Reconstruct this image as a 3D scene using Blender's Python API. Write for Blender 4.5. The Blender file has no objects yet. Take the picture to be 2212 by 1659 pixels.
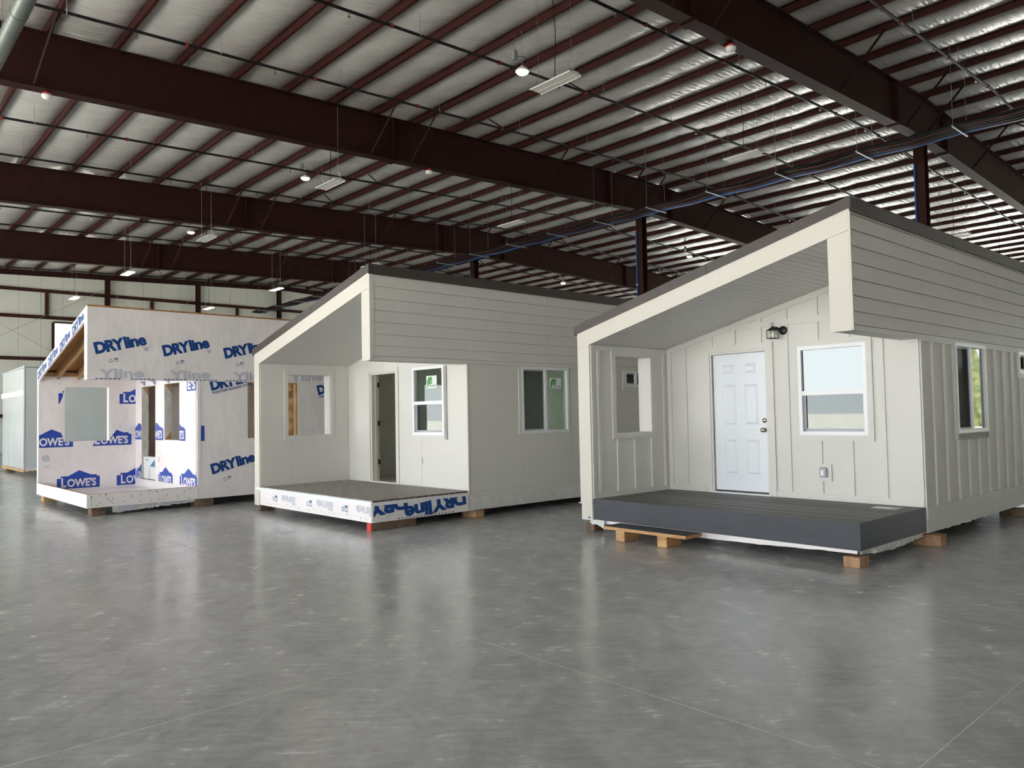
import bpy, bmesh, math, random
from mathutils import Vector, Matrix
random.seed(7)
D = bpy.data
SC = bpy.context.scene
COL = SC.collection

# ------------------------------------------------------------------ camera
F_PX, PITCH, ROLL, CAM_H = 1656.4, 0.0400, 0.0192, 1.693
cam = D.objects.new('camera', D.cameras.new('camera'))
COL.objects.link(cam)
cam.data.sensor_width = 36.0
cam.data.lens = F_PX / 2212 * 36.0
cam.data.clip_end = 400
_f = Vector((0, math.cos(PITCH), math.sin(PITCH)))
_u0 = Vector((0, -math.sin(PITCH), math.cos(PITCH)))
_r0 = Vector((1, 0, 0))
_r = _r0 * math.cos(ROLL) - _u0 * math.sin(ROLL)
_u = _u0 * math.cos(ROLL) + _r0 * math.sin(ROLL)
cam.matrix_world = Matrix(((_r.x, _u.x, -_f.x, 0), (_r.y, _u.y, -_f.y, 0), (_r.z, _u.z, -_f.z, CAM_H), (0, 0, 0, 1)))
SC.camera = cam

# ------------------------------------------------------------------ world: bright overcast sky
world = D.worlds.new('overcast_sky')
SC.world = world
world.use_nodes = True
bg = world.node_tree.nodes['Background']
bg.inputs[0].default_value = (0.92, 0.97, 1.0, 1)
bg.inputs[1].default_value = 7.0
SUN_E = 50.0
sun = D.objects.new('sun', D.lights.new('sun', 'SUN'))
COL.objects.link(sun)
sun.data.energy = SUN_E
sun.data.angle = 0.02
sun.data.color = (1.0, 0.985, 0.95)
# high sun standing on the side of the open front wall, so that it only reaches the floor strip behind the doorways
_sd = (Vector((math.sin(math.radians(47.68)), math.cos(math.radians(47.68)), 0)) * -0.45 + Vector((math.cos(math.radians(47.68)), -math.sin(math.radians(47.68)), 0)) * -0.15 + Vector((0, 0, 0.88)))
sun.rotation_euler = _sd.to_track_quat('Z', 'Y').to_euler()
vs = SC.view_settings
vs.view_transform = 'Standard'
vs.look = 'None'
vs.gamma = 1
vs.use_curve_mapping = False
vs.exposure = 0.2

# ------------------------------------------------------------------ materials
def lin(c):
    c /= 255.0
    return c / 12.92 if c <= 0.04045 else ((c + 0.055) / 1.055) ** 2.4

def rgb(r, g, b):
    return (lin(r), lin(g), lin(b), 1)

MATS = {}

def mat(name, color, rough=0.6, spec=0.5, metal=0.0, var=0.0, vscale=6.0, vstretch=(1, 1, 1), bump=0.0, bscale=30.0, bstretch=(1, 1, 1), coords='obj', color2=None, detail=4.0, rvar=0.0, emit=0.0, sheen=None):
    if name in MATS:
        return MATS[name]
    m = D.materials.new(name)
    m.use_nodes = True
    nt = m.node_tree
    b = nt.nodes['Principled BSDF']
    b.inputs['Base Color'].default_value = color
    b.inputs['Roughness'].default_value = rough
    b.inputs['Metallic'].default_value = metal
    b.inputs['Specular IOR Level'].default_value = spec
    if emit:
        b.inputs['Emission Color'].default_value = color
        b.inputs['Emission Strength'].default_value = emit
    def vec(st):
        if coords == 'world':
            c = nt.nodes.new('ShaderNodeNewGeometry').outputs['Position']
        else:
            c = nt.nodes.new('ShaderNodeTexCoord').outputs['Object']
        mp = nt.nodes.new('ShaderNodeMapping')
        mp.inputs['Scale'].default_value = st
        nt.links.new(c, mp.inputs['Vector'])
        return mp.outputs['Vector']
    if var > 0 or color2:
        n = nt.nodes.new('ShaderNodeTexNoise')
        n.inputs['Scale'].default_value = vscale
        n.inputs['Detail'].default_value = detail
        n.inputs['Roughness'].default_value = 0.6
        nt.links.new(vec(vstretch), n.inputs['Vector'])
        r = nt.nodes.new('ShaderNodeValToRGB')
        c2 = color2 or tuple(list(max(0, x * (1 - var)) for x in color[:3]) + [1])
        c1 = color if color2 else tuple(list(min(1, x * (1 + var)) for x in color[:3]) + [1])
        r.color_ramp.elements[0].position = 0.35
        r.color_ramp.elements[0].color = c2
        r.color_ramp.elements[1].position = 0.65
        r.color_ramp.elements[1].color = c1
        nt.links.new(n.outputs['Fac'], r.inputs['Fac'])
        nt.links.new(r.outputs['Color'], b.inputs['Base Color'])
        if rvar:
            mr = nt.nodes.new('ShaderNodeMapRange')
            mr.inputs['From Min'].default_value = 0.3
            mr.inputs['From Max'].default_value = 0.7
            mr.inputs['To Min'].default_value = max(0.02, rough - rvar)
            mr.inputs['To Max'].default_value = rough + rvar
            nt.links.new(n.outputs['Fac'], mr.inputs['Value'])
            nt.links.new(mr.outputs['Result'], b.inputs['Roughness'])
    if bump > 0:
        n2 = nt.nodes.new('ShaderNodeTexNoise')
        n2.inputs['Scale'].default_value = bscale
        n2.inputs['Detail'].default_value = 3.0
        nt.links.new(vec(bstretch), n2.inputs['Vector'])
        bp = nt.nodes.new('ShaderNodeBump')
        bp.inputs['Strength'].default_value = 1.0
        bp.inputs['Distance'].default_value = bump
        nt.links.new(n2.outputs['Fac'], bp.inputs['Height'])
        nt.links.new(bp.outputs['Normal'], b.inputs['Normal'])
    MATS[name] = m
    return m

def glass_mat(name, tint, refl):
    m = D.materials.new(name)
    m.use_nodes = True
    nt = m.node_tree
    out = nt.nodes['Material Output']
    nt.nodes.remove(nt.nodes['Principled BSDF'])
    tr = nt.nodes.new('ShaderNodeBsdfTransparent')
    tr.inputs[0].default_value = tint
    gl = nt.nodes.new('ShaderNodeBsdfGlossy')
    gl.inputs['Roughness'].default_value = 0.02
    gl.inputs['Color'].default_value = (0.95, 1.0, 0.99, 1)
    fr = nt.nodes.new('ShaderNodeFresnel')
    fr.inputs['IOR'].default_value = 1.5
    ad = nt.nodes.new('ShaderNodeMath')
    ad.operation = 'ADD'
    ad.use_clamp = True
    ad.inputs[1].default_value = refl
    nt.links.new(fr.outputs[0], ad.inputs[0])
    mx = nt.nodes.new('ShaderNodeMixShader')
    # the inner face of the solid pane only transmits (avoids false total internal reflection)
    gb = nt.nodes.new('ShaderNodeNewGeometry')
    iv = nt.nodes.new('ShaderNodeMath')
    iv.operation = 'SUBTRACT'
    iv.inputs[0].default_value = 1.0
    nt.links.new(gb.outputs['Backfacing'], iv.inputs[1])
    ml = nt.nodes.new('ShaderNodeMath')
    ml.operation = 'MULTIPLY'
    nt.links.new(ad.outputs[0], ml.inputs[0])
    nt.links.new(iv.outputs[0], ml.inputs[1])
    nt.links.new(ml.outputs[0], mx.inputs[0])
    nt.links.new(tr.outputs[0], mx.inputs[1])
    nt.links.new(gl.outputs[0], mx.inputs[2])
    nt.links.new(mx.outputs[0], out.inputs['Surface'])
    MATS[name] = m
    return m

M_STEEL = mat('primed_steel', rgb(48, 26, 23), 0.6, 0.12, var=0.12, vscale=3, coords='world')
M_PURLIN = mat('primed_purlin', rgb(60, 31, 29), 0.55, 0.2, var=0.1, vscale=4, coords='world')
M_INSUL = mat('vinyl_insulation', rgb(208, 206, 202), 0.24, 0.8, var=0.05, vscale=1.5, bump=0.034, bscale=2.6, bstretch=(3.4, 0.6, 1), coords='obj')
M_WALLIN = mat('white_wall_liner', rgb(214, 216, 208), 0.5, 0.3, var=0.03, vscale=1.0, bump=0.004, bscale=2.5)
def concrete():
    m = D.materials.new('polished_concrete')
    m.use_nodes = True
    nt = m.node_tree
    b = nt.nodes['Principled BSDF']
    pos = nt.nodes.new('ShaderNodeNewGeometry').outputs['Position']
    def noise(scale, detail, st, rot=0.0, dist=0.0):
        mp = nt.nodes.new('ShaderNodeMapping')
        mp.inputs['Scale'].default_value = st
        mp.inputs['Rotation'].default_value = (0, 0, rot)
        nt.links.new(pos, mp.inputs['Vector'])
        n = nt.nodes.new('ShaderNodeTexNoise')
        n.inputs['Scale'].default_value = scale
        n.inputs['Detail'].default_value = detail
        n.inputs['Roughness'].default_value = 0.62
        n.inputs['Distortion'].default_value = dist
        nt.links.new(mp.outputs['Vector'], n.inputs['Vector'])
        return n.outputs['Fac']
    def mth(op, x, y):
        n = nt.nodes.new('ShaderNodeMath')
        n.operation = op
        for i, t in enumerate((x, y)):
            if isinstance(t, (int, float)):
                n.inputs[i].default_value = t
            else:
                nt.links.new(t, n.inputs[i])
        return n.outputs[0]
    big = noise(0.45, 3, (1, 1, 1), 0, 0.4)
    mid = noise(4.2, 10, (1, 0.6, 1), 0.5, 0.6)
    streak = noise(4.6, 6, (0.9, 4, 1), 0.35, 0.8)
    fine = noise(16, 5, (1, 1, 1), 0, 0)
    t = mth('ADD', mth('ADD', mth('MULTIPLY', big, 0.25), mth('MULTIPLY', mid, 0.38)), mth('ADD', mth('MULTIPLY', streak, 0.25), mth('MULTIPLY', fine, 0.12)))
    r = nt.nodes.new('ShaderNodeValToRGB')
    el = r.color_ramp.elements
    el[0].position, el[0].color = 0.34, rgb(140, 141, 144)
    el[1].position, el[1].color = 0.70, rgb(200, 200, 201)
    e = el.new(0.5)
    e.color = rgb(170, 170, 171)
    nt.links.new(t, r.inputs['Fac'])
    nt.links.new(r.outputs['Color'], b.inputs['Base Color'])
    b.inputs['Specular IOR Level'].default_value = 0.5
    mr = nt.nodes.new('ShaderNodeMapRange')
    mr.inputs['From Min'].default_value = 0.35
    mr.inputs['From Max'].default_value = 0.65
    mr.inputs['To Min'].default_value = 0.13
    mr.inputs['To Max'].default_value = 0.30
    nt.links.new(mth('ADD', mth('MULTIPLY', mid, 0.5), mth('MULTIPLY', streak, 0.5)), mr.inputs['Value'])
    nt.links.new(mr.outputs['Result'], b.inputs['Roughness'])
    MATS['polished_concrete'] = m
    return m
M_CONC = concrete()
M_JOINT = mat('joint_filler', rgb(206, 204, 198), 0.8, 0.2, var=0.15, vscale=8, coords='world')
M_GROUND = mat('yard_gravel', rgb(190, 187, 178), 0.95, 0.1, var=0.2, vscale=0.5, coords='world')
M_CREAM = mat('cream_paint', rgb(219, 217, 212), 0.5, 0.35, var=0.012, vscale=2.5, bump=0.0006, bscale=90)
M_TRIM = mat('pale_trim_paint', rgb(211, 206, 196), 0.5, 0.35, var=0.012, vscale=3)
M_ROOF = mat('dark_metal_roofing', rgb(72, 65, 62), 0.42, 0.4, var=0.06, vscale=4)
M_DECK = mat('charcoal_decking', rgb(84, 83, 80), 0.5, 0.45, var=0.18, vscale=5, vstretch=(0.5, 8, 8), bump=0.0008, bscale=40, bstretch=(0.5, 8, 8))
M_DECKB = mat('charcoal_decking_dark', rgb(66, 65, 64), 0.5, 0.45, var=0.18, vscale=5, vstretch=(0.5, 8, 8))
M_DECKC = mat('charcoal_decking_pale', rgb(98, 97, 93), 0.5, 0.45, var=0.18, vscale=5, vstretch=(0.5, 8, 8))
M_FASCIA = mat('charcoal_fascia', rgb(66, 68, 75), 0.5, 0.4, var=0.1, vscale=4, vstretch=(0.7, 1, 6), bump=0.0006, bscale=20, bstretch=(0.6, 1, 8))
M_DECK2 = mat('weathered_grey_decking', rgb(172, 168, 162), 0.6, 0.3, color2=rgb(118, 114, 110), vscale=7, vstretch=(0.5, 6, 6))
M_DECKEND = mat('brown_deck_core', rgb(92, 62, 50), 0.8, 0.2, var=0.2, vscale=40)
M_DOOR = mat('white_door_paint', rgb(232, 236, 243), 0.35, 0.45)
M_VINYL = mat('white_vinyl_frame', rgb(240, 241, 243), 0.35, 0.5)
M_SASH = mat('grey_sash', rgb(176, 178, 186), 0.4, 0.4)
M_SCREEN = mat('insect_screen', rgb(58, 60, 62), 0.8, 0.2)
M_BLACK = mat('black_metal', rgb(26, 25, 27), 0.4, 0.5)
M_NICKEL = mat('satin_nickel', rgb(190, 180, 165), 0.25, 0.5, metal=1.0)
M_WOOD = mat('fir_lumber', rgb(208, 168, 122), 0.7, 0.25, color2=rgb(176, 132, 90), vscale=5, vstretch=(1.2, 8, 8), detail=5)
M_WOODEND = mat('sawn_block', rgb(186, 150, 118), 0.75, 0.2, color2=rgb(150, 114, 86), vscale=9, detail=5)
M_OLDWOOD = mat('grey_brown_block', rgb(128, 108, 90), 0.8, 0.2, color2=rgb(96, 80, 66), vscale=9)
M_STUD = mat('stud_lumber', rgb(205, 172, 128), 0.7, 0.25, color2=rgb(178, 140, 98), vscale=4, vstretch=(6, 6, 1))
M_OSB = mat('osb_sheathing', rgb(190, 142, 88), 0.75, 0.25, color2=rgb(150, 104, 60), vscale=22, detail=2)
M_RED = mat('red_paint', rgb(214, 70, 66), 0.6, 0.3, var=0.06)
M_WRAP = mat('white_house_wrap', rgb(243, 237, 237), 0.34, 0.45, var=0.04, vscale=1.6, bump=0.02, bscale=3.2, bstretch=(1.4, 1.4, 0.8))
M_FILM = mat('crumpled_plastic', rgb(222, 221, 216), 0.3, 0.5, var=0.08, vscale=6, bump=0.03, bscale=9)
M_SHRINK = mat('white_shrink_film', rgb(206, 214, 214), 0.16, 0.55, var=0.03, vscale=1.2, bump=0.010, bscale=1.6)
M_BLUE = mat('logo_blue', rgb(44, 76, 172), 0.45, 0.35, var=0.05)
M_NAVY = mat('lettering_blue', rgb(22, 70, 140), 0.45, 0.35)
M_GHOST = mat('faint_print', rgb(198, 200, 212), 0.45, 0.35)
M_GREYBLUE = mat('small_print_blue', rgb(92, 112, 160), 0.45, 0.35)
M_WHITEPRINT = mat('white_print', rgb(236, 232, 236), 0.45, 0.35)
M_GREEN = mat('sticker_green', rgb(70, 150, 62), 0.5, 0.3)
M_STICKER = mat('sticker_white', rgb(226, 240, 232), 0.5, 0.3)
M_INT = mat('interior_board', rgb(232, 234, 222), 0.7, 0.3, var=0.05)
M_INTFLOOR = mat('interior_subfloor', rgb(212, 206, 192), 0.7, 0.3, var=0.08)
M_PIPE = mat('black_pipe', rgb(24, 23, 26), 0.5, 0.3)
M_GALV = mat('galvanised', rgb(168, 172, 174), 0.35, 0.5, metal=0.7, var=0.08, vscale=8)
M_COUPL = mat('red_coupling', rgb(122, 46, 38), 0.5, 0.4)
M_CBLUE = mat('blue_cable', rgb(34, 88, 160), 0.45, 0.4)
M_CBLACK = mat('black_cable', rgb(18, 18, 20), 0.7, 0.2)
M_CRED = mat('red_cable', rgb(96, 36, 40), 0.5, 0.4)
M_FIX = mat('white_fixture', rgb(226, 226, 222), 0.4, 0.4)
M_LENSOFF = mat('unlit_diffuser', rgb(232, 230, 226), 0.35, 0.4)
M_LENSON = mat('lit_diffuser', (1.0, 0.97, 0.9, 1), 0.4, 0.3, emit=4.0)
M_LAMP = mat('lit_lamp', (1.0, 0.86, 0.58, 1), 0.4, 0.3, emit=45.0)
M_ADDEDLAMP = mat('added_lamp_glow', (1.0, 0.97, 0.9, 1), 0.5, 0.3, emit=6.0)  # glow of the fill lamp added inside the grey deck house
M_DETRED = mat('detector_red', rgb(170, 36, 40), 0.5, 0.4)
M_DETWHITE = mat('detector_white', rgb(230, 230, 228), 0.4, 0.4)
M_BOXW = mat('white_carton', rgb(222, 224, 224), 0.6, 0.3)
M_BOXB = mat('carton_blue_print', rgb(64, 132, 176), 0.6, 0.3)
M_PAPER = mat('white_paper', rgb(240, 240, 238), 0.7, 0.2)
M_CLEAR = glass_mat('clear_lantern_glass', (0.9, 0.9, 0.88, 1), 0.12)
M_GLASS_R = glass_mat('reflective_pane', (0.5, 0.55, 0.54, 1), 0.075)
M_GLASS = glass_mat('green_pane', (0.84, 0.92, 0.87, 1), 0.0)
M_GLASS_S = glass_mat('pane_behind_screen', (0.72, 0.76, 0.74, 1), 0.0)
M_GLASS_D = glass_mat('dull_reflective_pane', (0.5, 0.55, 0.54, 1), 0.02)

# ------------------------------------------------------------------ mesh helpers
class MB:
    def __init__(self):
        self.v = []
        self.f = []
    def add(self, vs_, fs_):
        o = len(self.v)
        self.v += [tuple(p) for p in vs_]
        self.f += [tuple(i + o for i in f) for f in fs_]
        return self
    def box(self, x0, x1, y0, y1, z0, z1):
        return self.add([(x0, y0, z0), (x1, y0, z0), (x1, y1, z0), (x0, y1, z0), (x0, y0, z1), (x1, y0, z1), (x1, y1, z1), (x0, y1, z1)],
                        [(0, 3, 2, 1), (4, 5, 6, 7), (0, 1, 5, 4), (1, 2, 6, 5), (2, 3, 7, 6), (3, 0, 4, 7)])
    def prism(self, poly, fn):
        """poly: list of 2d points; fn(a,b,k) -> 3d, k = 0 / 1"""
        n = len(poly)
        vs_ = [fn(a, b, 0) for a, b in poly] + [fn(a, b, 1) for a, b in poly]
        fs_ = [tuple(range(n))[::-1], tuple(range(n, 2 * n))] + [(i, (i + 1) % n, n + (i + 1) % n, n + i) for i in range(n)]
        return self.add(vs_, fs_)
    def tube(self, path, r, n=8, cap=True):
        path = [Vector(p) for p in path]
        rings = []
        for i, p in enumerate(path):
            a = path[max(0, i - 1)]
            b = path[min(len(path) - 1, i + 1)]
            t = (b - a).normalized()
            s = Vector((0, 0, 1)) if abs(t.z) < 0.9 else Vector((1, 0, 0))
            x = t.cross(s).normalized()
            y = t.cross(x).normalized()
            rr = r[i] if isinstance(r, (list, tuple)) else r
            rings.append([p + x * (rr * math.cos(2 * math.pi * k / n)) + y * (rr * math.sin(2 * math.pi * k / n)) for k in range(n)])
        o = []
        for q in rings:
            o += q
        fs_ = []
        for i in range(len(path) - 1):
            for k in range(n):
                fs_.append((i * n + k, i * n + (k + 1) % n, (i + 1) * n + (k + 1) % n, (i + 1) * n + k))
        if cap:
            fs_.append(tuple(range(n))[::-1])
            fs_.append(tuple((len(path) - 1) * n + k for k in range(n)))
        return self.add(o, fs_)
    def lathe(self, prof, c=(0, 0, 0), n=16, axis='z'):
        o = []
        for r, h in prof:
            for k in range(n):
                a = 2 * math.pi * k / n
                if axis == 'z':
                    o.append((c[0] + r * math.cos(a), c[1] + r * math.sin(a), c[2] + h))
                else:
                    o.append((c[0] + r * math.cos(a), c[1] - h, c[2] + r * math.sin(a)))
        fs_ = []
        for i in range(len(prof) - 1):
            for k in range(n):
                fs_.append((i * n + k, i * n + (k + 1) % n, (i + 1) * n + (k + 1) % n, (i + 1) * n + k))
        fs_.append(tuple(range(n)))
        fs_.append(tuple((len(prof) - 1) * n + k for k in range(n)))
        return self.add(o, fs_)
    def mesh(self, name, m, smooth=False, bevel=0.0, recalc=True):
        me = D.meshes.new(name)
        me.from_pydata(self.v, [], self.f)
        bm = bmesh.new()
        bm.from_mesh(me)
        if recalc:
            bmesh.ops.recalc_face_normals(bm, faces=bm.faces)
        if bevel:
            bmesh.ops.bevel(bm, geom=list(bm.edges), offset=bevel, segments=1, affect='EDGES', profile=0.5)
        bm.to_mesh(me)
        bm.free()
        if smooth:
            me.shade_smooth()
        me.materials.append(m)
        return me

def link(name, me, parent=None, loc=(0, 0, 0), rz=0.0):
    o = D.objects.new(name, me)
    COL.objects.link(o)
    o.parent = parent
    o.location = loc
    o.rotation_euler = (0, 0, rz)
    return o

def part(name, mb, m, parent, smooth=False, bevel=0.0):
    return link(name, mb.mesh(name, m, smooth, bevel), parent)

def tag(o, label=None, cat=None, group=None, kind=None):
    if label:
        o['label'] = label
    if cat:
        o['category'] = cat
    if group:
        o['group'] = group
    if kind:
        o['kind'] = kind
    return o

def pbox(name, m, parent, x0, x1, y0, y1, z0, z1, bevel=0.0):
    return part(name, MB().box(x0, x1, y0, y1, z0, z1), m, parent, bevel=bevel)

def empty(name, loc, rz, label, cat, group=None):
    o = D.objects.new(name, None)
    COL.objects.link(o)
    o.location = loc
    o.rotation_euler = (0, 0, rz)
    o.empty_display_size = 0.3
    return tag(o, label, cat, group)

# ------------------------------------------------------------------ building frame (u along purlins, v along girders)
YB = math.radians(47.68)
BU = Vector((math.cos(YB), -math.sin(YB), 0))
BV = Vector((math.sin(YB), math.cos(YB), 0))
def bw(u, v, z=0.0):
    return BU * u + BV * v + Vector((0, 0, z))
RZB = -YB
VC = 26.58                      # ridge and column line
V0, V1 = -13.6, 66.8            # side walls
U0, U1 = -54.9, 25.1            # end walls
ZT = 11.83                      # girder top at the ridge
SL = 0.038
def ztop(v):
    return ZT - SL * abs(v - VC)
GIRD = [-9.2, -20.63, -32.06, -43.49]
PURL = [3.96 + 1.524 * k for k in range(-11, 42)]

def struct(name, mb, m, parent=None, smooth=False):
    o = part(name, mb, m, parent, smooth)
    if parent is None:
        o.rotation_euler = (0, 0, RZB)
        tag(o, kind='structure')
    return o

# floor -------------------------------------------------------------
floor = struct('floor', MB().box(U0 - 0.3, U1 + 0.3, V0 - 0.3, V1 + 0.3, -0.3, -0.003), M_CONC)
tag(floor, 'polished grey concrete slab floor with sawn joints', None)
SU, SV = 3.13, 3.625
us = [-1.45 - SU * k for k in range(-4, 12)]
vsl = [3.73 + SV * k for k in range(-4, 8)]
slab_me = MB().box(0.004, SU - 0.004, 0.004, SV - 0.004, -0.002, 0.0).mesh('slab', M_CONC)
for a in us[1:]:
    for b in vsl[:-1]:
        link('slab', slab_me, floor, (a, b, 0))
ul, vl = (us[0] - us[-1]), (vsl[-1] - vsl[0])
fm_v = MB().box(-0.005, 0.005, 0, vl, -0.0025, -0.0004).mesh('joint_filler', M_JOINT)
fm_u = MB().box(0, ul, -0.005, 0.005, -0.0025, -0.0004).mesh('joint_filler', M_JOINT)
for a in us:
    link('joint_filler', fm_v, floor, (a, vsl[0], 0))
for b in vsl:
    link('joint_filler', fm_u, floor, (us[-1], b, 0))

ground = struct('ground', MB().box(-260, 260, -260, 260, -0.6, -0.32), M_GROUND)
tag(ground, 'tan gravel yard outside the building')

# line of trees beyond the open far doorways (seen mirrored in the batten house's side window)
M_LEAF = mat('tree_leaves', rgb(96, 98, 62), 0.8, 0.2, color2=rgb(48, 56, 34), vscale=1.6, detail=6, coords='world')
rr = random.Random(41)
tv, tf = [], []
NX, NA = 90, 12
for i in range(NX + 1):
    hgt = 5.5 + 1.6 * math.sin(i * 0.41) + 1.0 * math.sin(i * 1.13 + 1)
    for j in range(NA + 1):
        a = math.pi * j / NA
        k = 1 + rr.uniform(-0.12, 0.12)
        tv.append((i * 0.4 + rr.uniform(-0.1, 0.1), -2.2 * math.cos(a) * k, hgt * math.sin(a) * k - 0.33))
for i in range(NX):
    for j in range(NA):
        q = i * (NA + 1) + j
        tf.append((q, q + 1, q + NA + 2, q + NA + 1))
hedge = part('tree_line', MB().add(tv, tf), M_LEAF, None)
hedge.rotation_euler = (0, 0, RZB)
hedge.location = bw(6, 84, 0)
tag(hedge, 'band of green trees outside beyond the far doorways', 'trees', kind='stuff')

# ceiling -----------------------------------------------------------
rf = MB()
for a, b in ((V0 - 0.4, VC), (VC, V1 + 0.4)):
    rf.prism([(a, ztop(a) + 0.30), (b, ztop(b) + 0.30), (b, ztop(b) + 0.34), (a, ztop(a) + 0.34)], lambda y, z, k: (U0 - 0.4 if k == 0 else U1 + 0.4, y, z))
ceiling = struct('ceiling', rf, M_GALV)
tag(ceiling, 'metal roof deck lined with white vinyl insulation between dark red purlins')
Lu = U1 - U0
pm = MB()
for poly in ([(-0.004, 0.0), (0.004, 0.0), (0.004, 0.22), (-0.004, 0.22)], [(0.004, 0.0), (0.075, 0.0), (0.075, 0.006), (0.004, 0.006)], [(0.069, 0.006), (0.075, 0.006), (0.075, 0.024), (0.069, 0.024)], [(-0.075, 0.214), (-0.004, 0.214), (-0.004, 0.22), (-0.075, 0.22)]):
    pm.prism(poly, lambda y, z, k: (k * Lu, y, z))
purlin_me = pm.mesh('purlin', M_PURLIN)
for v in PURL:
    link('purlin', purlin_me, ceiling, (U0, v, ztop(v) + 0.002))
# sagging insulation, one strip per purlin bay
NU, NV = 170, 10
def rnd_wave(seed):
    r = random.Random(seed)
    ph = [r.uniform(0, 6.28) for _ in range(6)]
    fr = [0.35, 0.8, 1.7, 3.1, 5.3, 8.9]
    am = [0.010, 0.012, 0.009, 0.008, 0.006, 0.004]
    return lambda x: sum(a * math.sin(f * x + p) for a, f, p in zip(am, fr, ph))
for i in range(len(PURL) - 1):
    va, vb = PURL[i], PURL[i + 1]
    w1, w2, w3 = rnd_wave(i * 3), rnd_wave(i * 3 + 1), rnd_wave(i * 3 + 2)
    vv, ff = [], []
    for a in range(NU + 1):
        u = Lu * a / NU
        for b in range(NV + 1):
            t = b / NV
            s = (4 * t * (1 - t)) ** 0.62
            sag = 0.135 * s + s * w1(u) + 0.8 * (4 * t * (1 - t)) * ((1 - t) * w2(u * 2.3) + t * w3(u * 2.3))
            y = va + (vb - va) * t
            vv.append((u, y - va, ztop(y) - ztop(va) + 0.215 - sag))
    for a in range(NU):
        for b in range(NV):
            k = a * (NV + 1) + b
            ff.append((k, k + 1, k + NV + 2, k + NV + 1))
    me = D.meshes.new('insulation_blanket')
    me.from_pydata(vv, [], ff)
    me.shade_smooth()
    me.materials.append(M_INSUL)
    link('insulation_blanket', me, ceiling, (U0, va, ztop(va)))

# end wall on the left (liner panels, posts, girts, rafter, window) ----
WV0, WV1, WZ0, WZ1 = 11.1, 13.6, 5.2, 8.05     # window_1
wl = MB()
wl.prism([(V0, 0), (WV0, 0), (WV0, ztop(WV0) + 0.3), (V0, ztop(V0) + 0.3)], lambda y, z, k: (U0 - 0.12 - 0.1 * k, y, z))
wl.prism([(WV0, 0), (WV1, 0), (WV1, WZ0), (WV0, WZ0)], lambda y, z, k: (U0 - 0.12 - 0.1 * k, y, z))
wl.prism([(WV0, WZ1), (WV1, WZ1), (WV1, ztop(WV1) + 0.3), (WV0, ztop(WV0) + 0.3)], lambda y, z, k: (U0 - 0.12 - 0.1 * k, y, z))
wl.prism([(WV1, 0), (VC, 0), (VC, ZT + 0.3), (WV1, ztop(WV1) + 0.3)], lambda y, z, k: (U0 - 0.12 - 0.1 * k, y, z))
wl.prism([(VC, 0), (V1, 0), (V1, ztop(V1) + 0.3), (VC, ZT + 0.3)], lambda y, z, k: (U0 - 0.12 - 0.1 * k, y, z))
wall_left = struct('wall_left', wl, M_GALV)
tag(wall_left, 'white lined end wall with dark red girts and posts')
for k in range(int((V1 - V0) / 1.2)):
    a, b = V0 + 1.2 * k + 0.008, V0 + 1.2 * (k + 1) - 0.008
    pc = MB()
    segs = [(0.0, None)]
    if b > WV0 and a < WV1:
        segs = [(0.0, WZ0), (WZ1, None)]
        for aa, bb in ((a, min(b, WV0)), (max(a, WV1), b)):
            if bb - aa > 0.02:
                pc.box(U0 - 0.12, U0 - 0.085, aa, bb, WZ0, WZ1)
    for z0, z1 in segs:
        pc.prism([(a, z0), (b, z0), (b, z1 or ztop(b) + 0.1), (a, z1 or ztop(a) + 0.1)], lambda y, z, k2: (U0 - 0.12 + 0.035 * k2, y, z))
    part('liner_panel', pc, M_WALLIN, wall_left)
for zg in (2.2, 5.72, 8.32, 9.98):
    segs = [(V0, V1)] if not (WZ0 < zg < WZ1) else [(V0, WV0), (WV1, V1)]
    for a, b in segs:
        g = MB().box(U0 - 0.08, U0 + 0.12, a, b, zg - 0.01, zg + 0.0).box(U0 + 0.11, U0 + 0.12, a, b, zg - 0.11, zg + 0.11).box(U0 - 0.08, U0 + 0.12, a, b, zg + 0.10, zg + 0.11)
        part('girt', g, M_PURLIN, wall_left)
for vp in (14.11 - 5.9 * 3, 14.11 - 5.9 * 2, 8.2 - 0.0, 14.11, 19.95, 26.0, 31.9, 37.8, 43.7, 49.6, 55.5, 61.4):
    if vp == 8.2:
        continue
    g = MB().box(U0 + 0.12, U0 + 0.14, vp - 0.14, vp + 0.14, 0, ztop(vp) - 0.3).box(U0 + 0.36, U0 + 0.38, vp - 0.14, vp + 0.14, 0, ztop(vp) - 0.3).box(U0 + 0.14, U0 + 0.36, vp - 0.01, vp + 0.01, 0, ztop(vp) - 0.3)
    part('wall_post', g, M_STEEL, wall_left)
for vj in (10.69, 16.93, 22.85):
    part('jamb_post', MB().box(U0 - 0.05, U0 + 0.10, vj - 0.1, vj + 0.1, 8.43, 9.87), M_PURLIN, wall_left)
g = MB()
for a, b in ((V0, VC), (VC, V1)):
    g.prism([(a, ztop(a) - 0.34), (b, ztop(b) - 0.34), (b, ztop(b)), (a, ztop(a))], lambda y, z, k: (U0 + 0.22 + 0.02 * k, y, z))
    g.prism([(a, ztop(a) - 0.34), (b, ztop(b) - 0.34), (b, ztop(b) - 0.32), (a, ztop(a) - 0.32)], lambda y, z, k: (U0 + 0.12 + 0.22 * k, y, z))
part('end_rafter', g, M_STEEL, wall_left)
for a, b in (((4.0, 4.6), (14.0, 10.4)), ((4.0, 10.2), (14.0, 4.4)), ((14.3, 4.4), (19.8, 10.6)), ((14.3, 10.4), (19.8, 4.4))):
    part('brace_cable', MB().tube([(U0 + 0.2, a[0], a[1]), (U0 + 0.2, b[0], b[1])], 0.012, 5), M_GALV, wall_left)
w1 = MB()
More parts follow.
